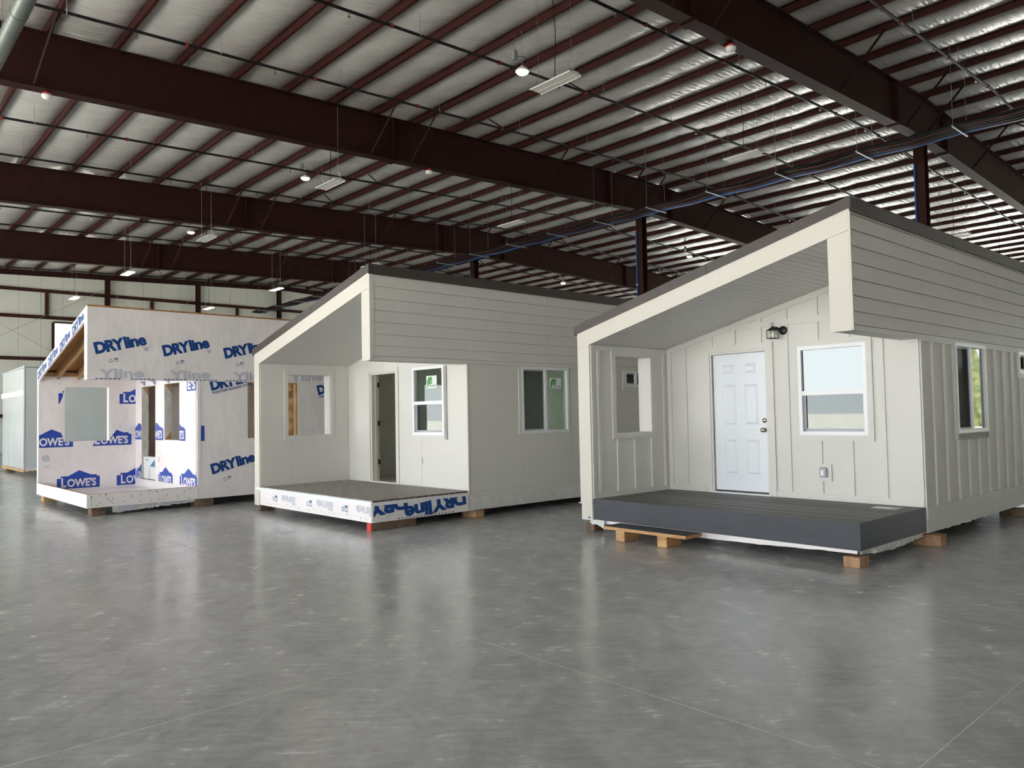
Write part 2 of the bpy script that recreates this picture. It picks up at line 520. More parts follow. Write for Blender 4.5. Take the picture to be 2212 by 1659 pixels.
w1.box(U0 - 0.22, U0 + 0.02, WV0 - 0.12, WV0 + 0.04, WZ0, WZ1).box(U0 - 0.22, U0 + 0.02, WV1 - 0.04, WV1 + 0.12, WZ0, WZ1).box(U0 - 0.22, U0 + 0.02, WV0, WV1, WZ0 - 0.06, WZ0 + 0.04).box(U0 - 0.22, U0 + 0.02, WV0, WV1, WZ1 - 0.04, WZ1 + 0.06)
window_1 = struct('window_1', w1, M_PURLIN)
tag(window_1, 'bright window in dark red frame high on the end wall')
part('pane', MB().box(U0 - 0.13, U0 - 0.12, WV0, WV1, WZ0, WZ1), M_CLEAR, window_1)

# remaining walls with their large door openings -----------------------
def hall_wall(name, label, horizontal, pos, spans, openings, hmax):
    """openings: (a, b, z0, z1) along the wall"""
    mb = MB()
    a0, a1 = spans
    cuts = sorted({a0, a1, VC} | {x for o in openings for x in o[:2]}) if not horizontal else sorted({a0, a1} | {x for o in openings for x in o[:2]})
    cuts = [c for c in cuts if a0 <= c <= a1]
    for p, q in zip(cuts, cuts[1:]):
        mid = (p + q) / 2
        hs = sorted([(o[2], o[3]) for o in openings if o[0] <= mid <= o[1]])
        z = 0.0
        for h0, h1 in hs + [(None, None)]:
            zt = h0
            if h0 is None:
                tp, tq = (hmax, hmax) if horizontal else (ztop(p) + 0.3, ztop(q) + 0.3)
            else:
                tp = tq = h0
            if tp - z > 0.01:
                if horizontal:
                    mb.prism([(p, z), (q, z), (q, tq), (p, tp)], lambda x, zz, k: (x, pos + 0.12 * k, zz))
                else:
                    mb.prism([(p, z), (q, z), (q, tq), (p, tp)], lambda y, zz, k: (pos + 0.12 * k, y, zz))
            z = h1 if h1 else z
    o = struct(name, mb, M_WALLIN)
    return tag(o, label)
hall_wall('wall_front', 'white lined side wall with wide open roll-up doorways', True, V0 - 0.12, (U0, U1), [(-52, -45, 0, 6.0), (-42, -33, 0, 6.5), (-30.5, -22, 0, 6.5), (-19, -11, 0, 6.5), (-7.5, 1.0, 0, 6.5), (6, 10, 0, 6.5)], ztop(V0) + 0.3)
hall_wall('wall_back', 'white lined far side wall with wide open doorways', True, V1, (U0, U1), [(-50, -40, 0, 6.0), (-36, -24, 0, 6.5), (-20, -8, 0, 6.5), (-4, 8, 0, 6.5), (12, 22, 0, 6.5)], ztop(V1) + 0.3)
hall_wall('wall_right', 'white lined end wall with open doorways', False, U1, (V0, V1), [(44, 50, 0, 5.0)], 0)

def bay(u):
    if u > -9.2:
        return 'on the outer side of the single-detector girder'
    if u > -20.63:
        return 'between the single-detector and twin-detector girders'
    if u > -32.06:
        return 'in the bay beyond the twin-detector girder'
    if u > -43.49:
        return 'in the bay past the film covered unit'
    return 'in the bay by the white end wall'
GNAME = {-9.2: 'with one fire detector under it', -20.63: 'with two fire detectors under it', -32.06: 'passing over the film covered unit', -43.49: 'next to the white end wall'}
# girders and columns --------------------------------------------------
GD = 1.384
def make_girder(ug):
    t = empty('roof_girder', bw(ug, VC, 0), RZB, 'dark red steel roof girder ' + GNAME[ug], 'girder', 'roof girders of the hall')
    h = MB()
    fb, ft = MB(), MB()
    for a, b in ((V0, VC), (VC, V1)):
        za, zb = ztop(a), ztop(b)
        A, B = a - VC, b - VC
        h.prism([(A, za - GD), (B, zb - GD), (B, zb), (A, za)], lambda y, z, k: (-0.01 + 0.02 * k, y, z))
        fb.prism([(A, za - GD), (B, zb - GD), (B, zb - GD + 0.03), (A, za - GD + 0.03)], lambda y, z, k: (-0.18 + 0.36 * k, y, z))
        ft.prism([(A, za - 0.03), (B, zb - 0.03), (B, zb), (A, za)], lambda y, z, k: (-0.15 + 0.30 * k, y, z))
    part('web', h, M_STEEL, t)
    part('bottom_flange', fb, M_STEEL, t)
    part('top_flange', ft, M_STEEL, t)
    for vs_ in (2.0, 13.74, 24.5, 28.7, 39.4, 51.0):
        part('stiffener', MB().box(-0.16, 0.16, vs_ - VC - 0.012, vs_ - VC + 0.012, ztop(vs_) - GD, ztop(vs_)).box(-0.2, 0.2, vs_ - VC - 0.09, vs_ - VC + 0.09, ztop(vs_) - GD - 0.03, ztop(vs_) - GD), M_STEEL, t)
    for k in (0, 6, 7, 11, 14, 15, 18, 22, 26, 31):
        vb_ = PURL[11 + k]
        for s in (-1, 1):
            y = vb_ - VC
            p0 = Vector((s * 0.15, y - 0.25, ztop(vb_) - GD + 0.06))
            p1 = Vector((s * 1.30, y, ztop(vb_) + 0.05))
            part('flange_brace', MB().tube([p0, p1], 0.035, 4), M_STEEL, t)
    return t
for ug in GIRD:
    make_girder(ug)

def make_column(uc):
    t = empty('steel_column', bw(uc, VC, 0), RZB, 'dark red column with blue conduit under the girder ' + GNAME[uc].replace(' under it', ''), 'column', 'columns along the ridge')
    zt = ztop(VC) - GD
    part('shaft', MB().box(-0.165, 0.165, -0.165, -0.145, 0.02, zt).box(-0.165, 0.165, 0.145, 0.165, 0.02, zt).box(-0.01, 0.01, -0.145, 0.145, 0.02, zt), M_STEEL, t)
    part('base_plate', MB().box(-0.24, 0.24, -0.24, 0.24, 0.0, 0.02), M_STEEL, t)
    part('cap_plate', MB().box(-0.2, 0.2, -0.22, 0.22, zt - 0.025, zt - 0.001), M_STEEL, t)
    part('conduit', MB().tube([(-0.13, -0.20, 0.4), (-0.13, -0.20, zt - 0.9)], 0.03, 8), M_CBLUE, t)
    part('conduit_strap', MB().box(-0.18, -0.06, -0.235, -0.165, 7.2, 7.26), M_GALV, t)
for uc in GIRD:
    make_column(uc)

# sprinkler pipes ------------------------------------------------------
PNAME = {-3.4: 'farthest out from the single-detector girder, clear of the purlin braces', -7.03: 'just outside the single-detector girder', -10.9: 'just inside the single-detector girder', -14.5: 'midway between single-detector and twin-detector girders', -18.13: 'just short of the twin-detector girder', -25.6: 'just beyond the twin-detector girder', -29.2: 'just before the girder over the film covered unit', -36.4: 'just beyond the girder over the film covered unit', -39.8: 'just before the girder next to the end wall', -47.2: 'just beyond the girder next to the end wall', -51.0: 'closest to the white end wall'}
def make_pipe(up, z0, k):
    t = empty('sprinkler_pipe', bw(up, VC, 0), RZB, 'black sprinkler pipe ' + PNAME[up], 'pipe', 'sprinkler pipes under the roof')
    def zp(v):
        return z0 - SL * abs(v - VC)
    va, vb = V0 + 0.5, V1 - 0.5
    part('pipe', MB().tube([(0, va - VC, zp(va)), (0, 0, zp(VC)), (0, vb - VC, zp(vb))], 0.036, 8), M_PIPE, t)
    r = random.Random(k)
    v = 1.5 + r.uniform(0, 2)
    hd = MB().box(-0.012, 0.012, -0.012, 0.012, -0.13, -0.03).lathe([(0.035, -0.135), (0.035, -0.128)], n=8).mesh('sprinkler_head', M_NICKEL)
    cp = MB().lathe([(0.05, -0.04), (0.056, -0.02), (0.056, 0.02), (0.05, 0.04)], n=10, axis='y').mesh('coupling', M_COUPL)
    while v < 55:
        link('sprinkler_head', hd, t, (0, v - VC, zp(v)))
        if v + 1.1 < 55:
            link('coupling', cp, t, (0, v + 1.1 - VC, zp(v + 1.1)))
        vh = v + 1.9
        part('hanger', MB().tube([(0, vh - VC, ztop(vh) + 0.02), (0, vh - VC, zp(vh) + 0.06)], 0.006, 5).tube([(0.045 * math.cos(a * math.pi / 4), vh - VC, zp(vh) + 0.02 + 0.055 * math.sin(a * math.pi / 4)) for a in range(9)], 0.006, 4), M_GALV, t)
        v += 3.3
    for vb_ in (16.4, 31.0):
        part('sway_brace', MB().tube([(0, vb_ - VC, zp(vb_)), (-0.75, vb_ - VC, ztop(vb_) + 0.03)], 0.022, 6), M_PIPE, t)
for k, up in enumerate((-3.4, -7.03, -10.9, -14.5, -18.13, -25.6, -29.2, -36.4, -39.8, -47.2, -51.0)):
    make_pipe(up, 11.3, k)

# duct close to the camera overhead
M_DUCT = mat('weathered_duct', rgb(112, 118, 114), 0.45, 0.4, metal=0.5, var=0.08, vscale=8)
t = empty('spiral_duct', bw(-18.0, 2.25, 8.0), RZB, 'round galvanised duct running under the roof by the front wall', 'duct')
part('duct_pipe', MB().tube([(-16, 0, 0), (24, 0, 0)], 0.125, 20), M_DUCT, t, smooth=True)
for x in (-12, -6, 0, 2.6, 4.45, 9, 15):
    part('seam_band', MB().tube([(x - 0.02, 0, 0), (x + 0.02, 0, 0)], 0.131, 20), M_DUCT, t)
for x in (-10, 3, 16):
    part('hanger_wire', MB().tube([(x, 0, 0.12), (x, 0, ztop(2.25) - 8.0)], 0.006, 5), M_GALV, t)

# cable tray -----------------------------------------------------------
t = empty('cable_trapeze', bw(-17.6, 23.6, 9.4), RZB, 'long run of black and blue cables laid on hung metal struts', 'cable tray')
strut = MB().box(-0.02, 0.02, -0.62, 0.64, -0.04, 0.0)
strut_me = strut.mesh('strut', M_GALV)
for k in range(-13, 9):
    x = 2.62 * k
    link('strut', strut_me, t, (x, 0, 0))
    for y in (-0.55, 0.57):
        zt_ = ztop(23.6 + y) - 9.4 - 0.02
        part('rod', MB().tube([(x, y, -0.05), (x, y, zt_)], 0.006, 5), M_GALV, t)
r = random.Random(3)
xs = [2.62 * k / 2 for k in range(-27, 18)]
def cable(y0, rad, m, sag):
    ph = r.uniform(0, 6)
    pts = []
    for i, x in enumerate(xs):
        pts.append((x, y0 + 0.03 * math.sin(i * 0.6 + ph), rad + 0.005 - (sag if i % 2 == 0 else 0.0) + r.uniform(0, 0.012)))
    part('cable', MB().tube(pts, rad, 6), m, t)
for k in range(13):
    cable(-0.46 + 0.055 * k, 0.033, M_CBLACK, 0.03 + r.uniform(0, 0.05))
for y in (-0.30, 0.1):
    cable(y, 0.014, M_CRED, 0.07)
for y in (0.34, 0.39, 0.44):
    cable(y, 0.022, M_CBLUE, 0.05)

# lights ---------------------------------------------------------------
def make_fixture(u, v, lit):
    ZF = 9.59 if u == -12.5 else 8.9
    row = 'beside a glowing lamp' if v < 14 else ('near the cable run' if v < 24 else 'beyond the columns')
    lab = ('lit' if lit else 'unlit') + ' linear light ' + row + ' ' + bay(u)
    sp = {(-14.64, 36.41): 'unlit linear light low beyond the columns, left of a similar pair', (-11.16, 35.65): 'unlit linear light beyond the columns above the charcoal deck house roof', (-11.7, 43.91): 'unlit linear light farthest beyond the columns', (-21.06, 11.72): 'unlit linear light beside a glowing lamp just beyond the twin-detector girder', (-31.32, 19.53): 'unlit linear light over the grey deck house roof corner'}
    lab = sp.get((u, v), lab)
    t = empty('highbay_light', bw(u, v, ZF), RZB, lab, 'light', 'lit linear lights' if lit else 'unlit linear lights')
    hb = MB()
    prof = [(-0.19, 0.0), (-0.17, 0.045), (-0.06, 0.07), (0.06, 0.07), (0.17, 0.045), (0.19, 0.0), (0.175, 0.0), (0.16, 0.035), (-0.16, 0.035), (-0.175, 0.0)]
    hb.prism(prof, lambda y, z, k: (-0.61 + 1.22 * k, y, z))
    part('housing', hb, M_FIX, t)
    ml = M_LENSON if lit else M_LENSOFF
    for y in (-0.085, 0.085):
        part('diffuser', MB().box(-0.58, 0.58, y - 0.072, y + 0.072, 0.004, 0.03), ml, t)
    zt_ = ztop(v) - ZF
    for x in (-0.5, 0.5):
        part('wire', MB().tube([(x, -0.12, 0.06), (x, 0, 0.32)], 0.004, 4).tube([(x, 0.12, 0.06), (x, 0, 0.32)], 0.004, 4).tube([(x, 0, 0.32), (x, 0, zt_)], 0.005, 4), M_GALV, t)
    part('power_cord', MB().tube([(0, 0, 0.07), (0.02, 0.03, zt_ * 0.5), (-0.05, 0.0, zt_)], 0.009, 5), M_CBLACK, t)
for u, v, lit in ((-11.47, 11.88, 0), (-21.06, 11.72, 0), (-30.48, 11.46, 0), (-39.97, 11.21, 1), (-49.66, 11.05, 1), (-49.53, 18.73, 1), (-40.18, 18.96, 1), (-31.32, 19.53, 0), (-21.24, 19.47, 0), (-12.5, 21.3, 0), (-14.64, 36.41, 0), (-11.16, 35.65, 0), (-11.7, 43.91, 0)):
    make_fixture(u, v, lit)

def make_lamp(u, v):
    z = {-13.7: 10.26, -35.4: 10.43}.get(u, 10.7)
    t = empty('round_highbay_lamp', bw(u, v, z), RZB, 'glowing round lamp ' + ('beyond the columns ' if v > 25 else '') + bay(u), 'lamp', 'glowing round lamps')
    part('bulb_disc', MB().lathe([(0.02, -0.05), (0.11, -0.035), (0.15, 0.0), (0.15, 0.02)], n=20), M_LAMP, t, smooth=True)
    part('lamp_housing', MB().lathe([(0.17, 0.012), (0.175, 0.05), (0.09, 0.12), (0.05, 0.16), (0.02, 0.18)], n=20), M_FIX, t)
    part('hook', MB().tube([(0, 0, 0.17), (0, 0, ztop(v) - z)], 0.008, 5), M_GALV, t)
    part('driver_box', MB().box(-0.32, -0.22, -0.06, 0.06, 0.42, 0.66).tube([(-0.27, 0, 0.66), (-0.27, 0, ztop(v) - z)], 0.008, 5), M_GALV, t)
    part('lamp_cord', MB().tube([(0, 0.03, 0.15), (0.08, 0.08, 0.35), (-0.05, 0.1, 0.45), (-0.2, 0.02, 0.5)], 0.008, 5), M_CBLACK, t)
for u, v in ((-13.7, 13.03), (-26.2, 13.55), (-37.2, 13.25), (-47.4, 12.87), (-35.4, 37.05), (-25.8, 37.7)):
    make_lamp(u, v)

def make_detector(u, v):
    z = ztop(v) - GD
    t = empty('fire_detector', bw(u, v, z - 0.16), RZB, 'white and red fire detector ' + ('alone on its girder' if u > -15 else ('near the flange brace pair midway along its girder' if v > 10 else 'at the end of its girder by the duct')), 'detector', 'detectors under the girders')
    part('red_base', MB().lathe([(0.1, 0.08), (0.1, 0.12), (0.06, 0.157)], n=16), M_DETRED, t)
    part('sensor_head', MB().lathe([(0.03, -0.03), (0.09, -0.01), (0.115, 0.03), (0.115, 0.08)], n=18), M_DETWHITE, t, smooth=True)
    part('conduit_stub', MB().tube([(-0.2, 0.0, 0.15), (-0.04, 0, 0.14)], 0.012, 6), M_DETRED, t)
for u, v in ((-20.63, 4.0), (-20.63, 15.2), (-9.2, 15.3)):
    make_detector(u, v)

# ------------------------------------------------------------------ print helpers
_tc = {}
def text2d(s, bold=0.0, spacing=1.0):
    key = (s, bold, spacing)
    if key in _tc:
        return _tc[key]
    cu = D.curves.new('lettering', 'FONT')
    cu.body = s
    cu.size = 1.0
    cu.offset = bold
    cu.space_character = spacing
    cu.resolution_u = 3
    o = D.objects.new('lettering', cu)
    COL.objects.link(o)
    dg = bpy.context.evaluated_depsgraph_get()
    me = D.meshes.new_from_object(o.evaluated_get(dg))
    D.objects.remove(o)
    vs_ = [(v.co.x, v.co.y) for v in me.vertices]
    fs_ = [tuple(p.vertices) for p in me.polygons]
    D.meshes.remove(me)
    D.curves.remove(cu)
    x0 = min(v[0] for v in vs_)
    x1 = max(v[0] for v in vs_)
    y0 = min(v[1] for v in vs_)
    y1 = max(v[1] for v in vs_)
    # normalise on the cap height (0.0 baseline kept)
    vs_ = [((x - x0) / (x1 - x0), y / max(1e-6, y1)) for x, y in vs_]
    _tc[key] = (vs_, fs_)
    return _tc[key]

LOGO = [(0, 0), (1, 0), (1, 0.63), (0.93, 0.63), (0.93, 0.72), (0.80, 0.72), (0.51, 1.0), (0.26, 0.70), (0.09, 0.70), (0.09, 0.58), (0, 0.58)]

def put(name, shape, m, parent, origin, size, plane, val, off=0.004, rot=0.0, flip=False, clip=None, shear=0.0):
    """shape: (verts2d, faces); origin (s,z); plane 'v' faces -v, 'u' faces +u"""
    vs_, fs_ = shape
    c, s = math.cos(rot), math.sin(rot)
    pts = []
    for x, y in vs_:
        x, y = x * size[0], y * size[1]
        x += shear * y
        if flip:
            x, y = -x, -y
        pts.append((origin[0] + c * x - s * y, origin[1] + s * x + c * y))
    bm = bmesh.new()
    bv = [bm.verts.new((a, b, 0)) for a, b in pts]
    for f in fs_:
        try:
            bm.faces.new([bv[i] for i in f])
        except ValueError:
            pass
    if clip:
        for co, no in (((clip[0], 0, 0), (-1, 0, 0)), ((clip[1], 0, 0), (1, 0, 0)), ((0, clip[2], 0), (0, -1, 0)), ((0, clip[3], 0), (0, 1, 0))):
            bmesh.ops.bisect_plane(bm, geom=list(bm.verts) + list(bm.edges) + list(bm.faces), plane_co=co, plane_no=no, clear_outer=True)
    if not bm.faces:
        bm.free()
        return None
    for v in bm.verts:
        a, b = v.co.x, v.co.y
        v.co = (a, val - off, b) if plane == 'v' else (val + off, a, b)
    me = D.meshes.new(name)
    bm.to_mesh(me)
    bm.free()
    me.materials.append(m)
    return link(name, me, parent)

def logo(parent, s0, z0, w, h, plane, val, clip=None, rot=0.0, off=0.004):
    """blue gable shaped store logo with white word"""
    n = len(LOGO)
    put('logo_shape', (LOGO, [tuple(range(n))]), M_BLUE, parent, (s0, z0), (w, h), plane, val, off, rot, clip=clip)
    c, s = math.cos(rot), math.sin(rot)
    lx, lz = 0.10 * w, 0.11 * h
    put('logo_word', text2d("L", 0.035), M_WHITEPRINT, parent, (s0 + c * lx - s * lz, z0 + s * lx + c * lz), (0.115 * w, 0.50 * h), plane, val, off + 0.002, rot, clip=clip)
    lx = 0.235 * w
    put('logo_word', text2d("OWE'S", 0.035), M_WHITEPRINT, parent, (s0 + c * lx - s * lz, z0 + s * lx + c * lz), (0.68 * w, 0.44 * h), plane, val, off + 0.002, rot, clip=clip)

def circ(n=18, r0=0.36, r1=0.5):
    vs_ = [(0.5 + r0 * math.cos(2 * math.pi * k / n), 0.5 + r0 * math.sin(2 * math.pi * k / n)) for k in range(n)] + [(0.5 + r1 * math.cos(2 * math.pi * k / n), 0.5 + r1 * math.sin(2 * math.pi * k / n)) for k in range(n)]
    return vs_, [(k, (k + 1) % n, n + (k + 1) % n, n + k) for k in range(n)]
SQF = ([(0, 0), (1, 0), (1, 1), (0, 1), (0.12, 0.12), (0.88, 0.12), (0.88, 0.6), (0.12, 0.6)], [(0, 1, 5, 4), (1, 2, 6, 5), (2, 3, 7, 6), (3, 0, 4, 7)])
RECT = ([(0, 0), (1, 0), (1, 1), (0, 1)], [(0, 1, 2, 3)])

def dryline(parent, s0, z0, w, h, plane, val, rot=0.19, clip=None, flip=False, m=None, marks=True, sub=None, off=0.004):
    m = m or M_NAVY
    put('wordmark', text2d('DRY', 0.055, 0.9), m, parent, (s0, z0), (0.565 * w, h), plane, val, off, rot, flip, clip)
    c, s = math.cos(rot), math.sin(rot)
    sg = -1 if flip else 1
    lx = 0.56 * w * sg
    put('wordmark', text2d('line', 0.042, 0.93), m, parent, (s0 + c * lx, z0 + s * lx), (0.42 * w, h * 1.04), plane, val, off, rot, flip, clip)
    if sub:
        lx, lz = 0.0, -0.42 * h
        put('wordmark', text2d(sub, 0.02), m, parent, (s0 + c * lx - s * lz, z0 + s * lx + c * lz), (w * 0.98, 0.24 * h), plane, val, off, rot, flip, clip)
    elif marks:
        lx, lz = 0.90 * w * sg, -0.62 * h * sg
        put('wordmark', text2d('W', 0.0), M_GREYBLUE, parent, (s0 + c * lx - s * lz, z0 + s * lx + c * lz), (0.09 * w, 0.36 * h), plane, val, off, rot, flip, clip)
        for k, shp in enumerate((circ(), SQF)):
            lx, lz = (0.20 + 0.10 * k) * w * sg, -1.05 * h * sg
            put('approval_mark', shp, M_GREYBLUE, parent, (s0 + c * lx - s * lz, z0 + s * lx + c * lz), (0.07 * w, 0.07 * w), plane, val, off, rot, flip, clip)

# ------------------------------------------------------------------ house helpers
def slab_wall(plane, val, t, s0, s1, z0, ztopf, holes=()):
    """solid wall with rectangular openings; ztopf(s) top height"""
    mb = MB()
    cuts = sorted({s0, s1} | {x for h in holes for x in h[:2] if s0 < x < s1})
    def fn(s, z, k):
        return (s, val + t * k, z) if plane == 'v' else (val - t * k, s, z)
    for p, q in zip(cuts, cuts[1:]):
        mid = (p + q) / 2
        z = z0
        for h in sorted([h for h in holes if h[0] <= mid <= h[1]], key=lambda h: h[2]):
            if h[2] - z > 0.002:
                mb.prism([(p, z), (q, z), (q, h[2]), (p, h[2])], fn)
            z = h[3]
        if ztopf(q) - z > 0.002 or ztopf(p) - z > 0.002:
            mb.prism([(p, z), (q, z), (q, ztopf(q)), (p, ztopf(p))], fn)
    return mb

def pl_box(plane, val, d0, d1, s0, s1, z0, z1):
    """box standing d0..d1 proud of a wall plane (proud = toward the outside)"""
    mb = MB()
    if plane == 'v':
        return mb.box(s0, s1, val - d1, val - d0, z0, z1)
    return mb.box(val + d0, val + d1, s0, s1, z0, z1)

def screen_mat():
    m = D.materials.new('insect_screen_mesh')
    m.use_nodes = True
    nt = m.node_tree
    b = nt.nodes['Principled BSDF']
    b.inputs['Base Color'].default_value = rgb(62, 64, 66)
    b.inputs['Roughness'].default_value = 0.8
    tr = nt.nodes.new('ShaderNodeBsdfTransparent')
    mx = nt.nodes.new('ShaderNodeMixShader')
    mx.inputs[0].default_value = 0.55
    nt.links.new(tr.outputs[0], mx.inputs[1])
    nt.links.new(b.outputs[0], mx.inputs[2])
    nt.links.new(mx.outputs[0], nt.nodes['Material Output'].inputs['Surface'])
    return m
M_MESH = screen_mat()

def window(parent, plane, val, s0, s1, z0, z1, kind, glass, reveal=0.04, sticker=None, screen_left=True):
    fw = 0.05
    fr = MB()
    def add(d0, d1, a, b, c, d):
        q = pl_box(plane, val, d0, d1, a, b, c, d)
        fr.add(q.v, q.f)
    add(-0.05, 0.022, s0, s1, z0, z0 + fw)
    add(-0.05, 0.022, s0, s1, z1 - fw, z1)
    add(-0.05, 0.022, s0, s0 + fw, z0 + fw, z1 - fw)
    add(-0.05, 0.022, s1 - fw, s1, z0 + fw, z1 - fw)
    w = part('window', fr, M_VINYL, parent)
    if kind == 'hung':
        zm = z0 + (z1 - z0) * 0.47
        part('meeting_rail', pl_box(plane, val, -0.03, 0.016, s0 + fw, s1 - fw, zm - 0.03, zm + 0.03), M_VINYL, w)
        part('pane', pl_box(plane, val, -0.02, -0.014, s0 + fw, s1 - fw, zm + 0.03, z1 - fw), glass, w)
        part('pane', pl_box(plane, val, -0.045, -0.039, s0 + fw, s1 - fw, z0 + fw, zm - 0.03), M_GLASS_D if glass == M_GLASS_R else M_GLASS_S, w)
        sm = MB()
        for a, b, c, d in ((s0 + fw, s0 + fw + 0.035, z0 + fw, zm - 0.03), (s1 - fw - 0.02, s1 - fw, z0 + fw, zm - 0.03), (s0 + fw, s1 - fw, z0 + fw, z0 + fw + 0.035)):
            q = pl_box(plane, val, -0.038, -0.02, a, b, c, d)
            sm.add(q.v, q.f)
        part('sash', sm, M_SASH, w)
    else:
        sm_ = s0 + (s1 - s0) * 0.5
        part('mullion', pl_box(plane, val, -0.03, 0.016, sm_ - 0.028, sm_ + 0.028, z0 + fw, z1 - fw), M_VINYL, w)
        part('pane', pl_box(plane, val, -0.045, -0.039, s0 + fw, sm_ - 0.028, z0 + fw, z1 - fw), M_GLASS_S, w)
        part('pane', pl_box(plane, val, -0.02, -0.014, sm_ + 0.028, s1 - fw, z0 + fw, z1 - fw), glass, w)
        q = MB()
        for a, b, c, d in ((s0 + fw, s0 + fw + 0.025, z0 + fw, z1 - fw), (sm_ - 0.053, sm_ - 0.028, z0 + fw, z1 - fw), (s0 + fw, sm_ - 0.03, z0 + fw, z0 + fw + 0.025), (s0 + fw, sm_ - 0.03, z1 - fw - 0.025, z1 - fw)):
            e = pl_box(plane, val, -0.02, -0.008, a, b, c, d)
            q.add(e.v, e.f)
        part('screen_frame', q, M_SASH, w)
        part('insect_screen', pl_box(plane, val, -0.0145, -0.0135, s0 + fw + 0.025, sm_ - 0.053, z0 + fw + 0.025, z1 - fw - 0.025), M_MESH, w)
    if sticker:
        a, c, ww, hh = sticker
        d = -0.012
        st = part('sticker', pl_box(plane, val, d, d + 0.002, a, a + ww, c, c + hh), M_STICKER, w)
    return w

def ply_mark(parent, plane, val, a, c, ww, hh):
    """green leaf-like stripes and a small word on a window sticker"""
    stripes = []
    vs_, fs_ = [], []
    for k in range(2):
        x = 0.06 + 0.17 * k
        o = len(vs_)
        vs_ += [(x + 0.02, 0.30 - 0.18 * (1 - k)), (x + 0.10, 0.06 + 0.2 * k), (x + 0.17, 0.55), (x + 0.30, 0.95), (x + 0.16, 0.88), (x + 0.03, 0.62)]
        fs_.append(tuple(o + i for i in range(6)))
    o = len(vs_)
    vs_ += [(0.42, 0.95), (0.55, 0.80), (0.58, 0.56), (0.47, 0.56), (0.45, 0.74)]
    fs_.append(tuple(o + i for i in range(5)))
    o = len(vs_)
    vs_ += [(0.32, 0.50), (0.58, 0.50), (0.52, 0.36), (0.30, 0.36)]
    fs_.append(tuple(o + i for i in range(4)))
    put('sticker_mark', (vs_, fs_), M_GREEN, parent, (a, c), (ww, hh), plane, val, -0.008)
    put('sticker_word', text2d('Ply Gem', 0.02), M_BLACK, parent, (a + 0.36 * ww, c + 0.13 * hh), (0.56 * ww, 0.14 * hh), plane, val, -0.008)

LH = 9.0
def frame_trim(parent, name, m, plane, val, d, s0, s1, z0, z1, w, sides='lrtb'):
    out = []
    if 'l' in sides:
        out.append(part(name, pl_box(plane, val, 0, d, s0 - w, s0, z0 - (w if 'b' in sides else 0), z1 + (w if 't' in sides else 0)), m, parent))
    if 'r' in sides:
        out.append(part(name, pl_box(plane, val, 0, d, s1, s1 + w, z0 - (w if 'b' in sides else 0), z1 + (w if 't' in sides else 0)), m, parent))
    if 't' in sides:
        out.append(part(name, pl_box(plane, val, 0, d, s0, s1, z1, z1 + w), m, parent))
    if 'b' in sides:
        out.append(part(name, pl_box(plane, val, 0, d, s0, s1, z0 - w, z0), m, parent))
    return out

def house_shell(h, W, P, pw, zl, zh, zdrop, zd, zbot, m_out, m_fascia, wing_hole, front_holes, side_holes, m_in, left_holes=()):
    sl = (zh - zl) / W
    def ztopline(u):
        return zl + sl * u
    def soff(u):
        return ztopline(u) - 0.232
    parts = {}
    # floor frame
    parts['frame'] = part('floor_frame', MB().box(0.02, W - 0.03, P + 0.02, LH, zbot, zd - 0.02).box(0.02, W - 0.05, 0.05, P + 0.02, zbot + (0.03 if zd > 0.42 else 0.01), (zd - 0.06) if zd > 0.42 else 0.18), M_OLDWOOD, h)
    part('subfloor', MB().box(0.15, W - 0.15, P + 0.13, LH - 0.13, zd - 0.02, zd + 0.0), M_INTFLOOR, h)
    # walls
    parts['wing'] = part('wing_wall', slab_wall('u', pw, pw - 0.005, 0.0, P, zbot + 0.02, lambda s: soff(0.0) + 0.10, wing_hole), m_out, h)
    parts['left'] = part('left_wall', slab_wall('u', 0.14, 0.135, P, LH, zbot, lambda s: soff(0.0) + 0.1, left_holes), m_out, h)
    parts['front'] = part('front_wall', slab_wall('v', P, 0.13, pw, W - 0.01, zd - 0.02, lambda s: soff(s) + 0.02, front_holes), m_out, h)
    parts['side'] = part('side_wall', slab_wall('u', W, 0.13, P, LH, zbot, lambda s: zh - 0.25, side_holes), m_out, h)
    parts['back'] = part('back_wall', slab_wall('v', LH - 0.13, 0.13, 0.14, W - 0.13, zbot, lambda s: soff(s) + 0.02, ()), m_out, h)
    # interior lining so that openings show a room
    lin_ = slab_wall('v', P + 0.131, 0.012, 0.16, W - 0.14, zd, lambda s: soff(s) - 0.02, front_holes)
    part('interior_lining', lin_, m_in, h)
    part('partition', slab_wall('v', P + 3.6, 0.1, 0.15, W - 0.14, zd, lambda s: soff(s) - 0.02, ()), m_in, h)
    if m_in == M_INT:
        part('interior_ceiling', MB().prism([(0.15, soff(0.15) - 0.03), (W - 0.14, soff(W - 0.14) - 0.03), (W - 0.14, soff(W - 0.14) - 0.018), (0.15, soff(0.15) - 0.018)], lambda u, z, k: (u, P + 0.144 + (LH - P - 0.3) * k, z)), m_in, h)
    # header over the open side of the porch
    parts['header'] = part('porch_header', MB().box(W - 0.225, W - 0.003, 0.0, P, zdrop, zdrop + 0.1).prism([(W - 0.225, zdrop + 0.1), (W - 0.003, zdrop + 0.1), (W - 0.003, ztopline(W) - 0.02), (W - 0.225, ztopline(W - 0.225) - 0.02)], lambda u, z, k: (u, 0.0 + P * k, z)), m_out, h)
    return ztopline, soff, parts

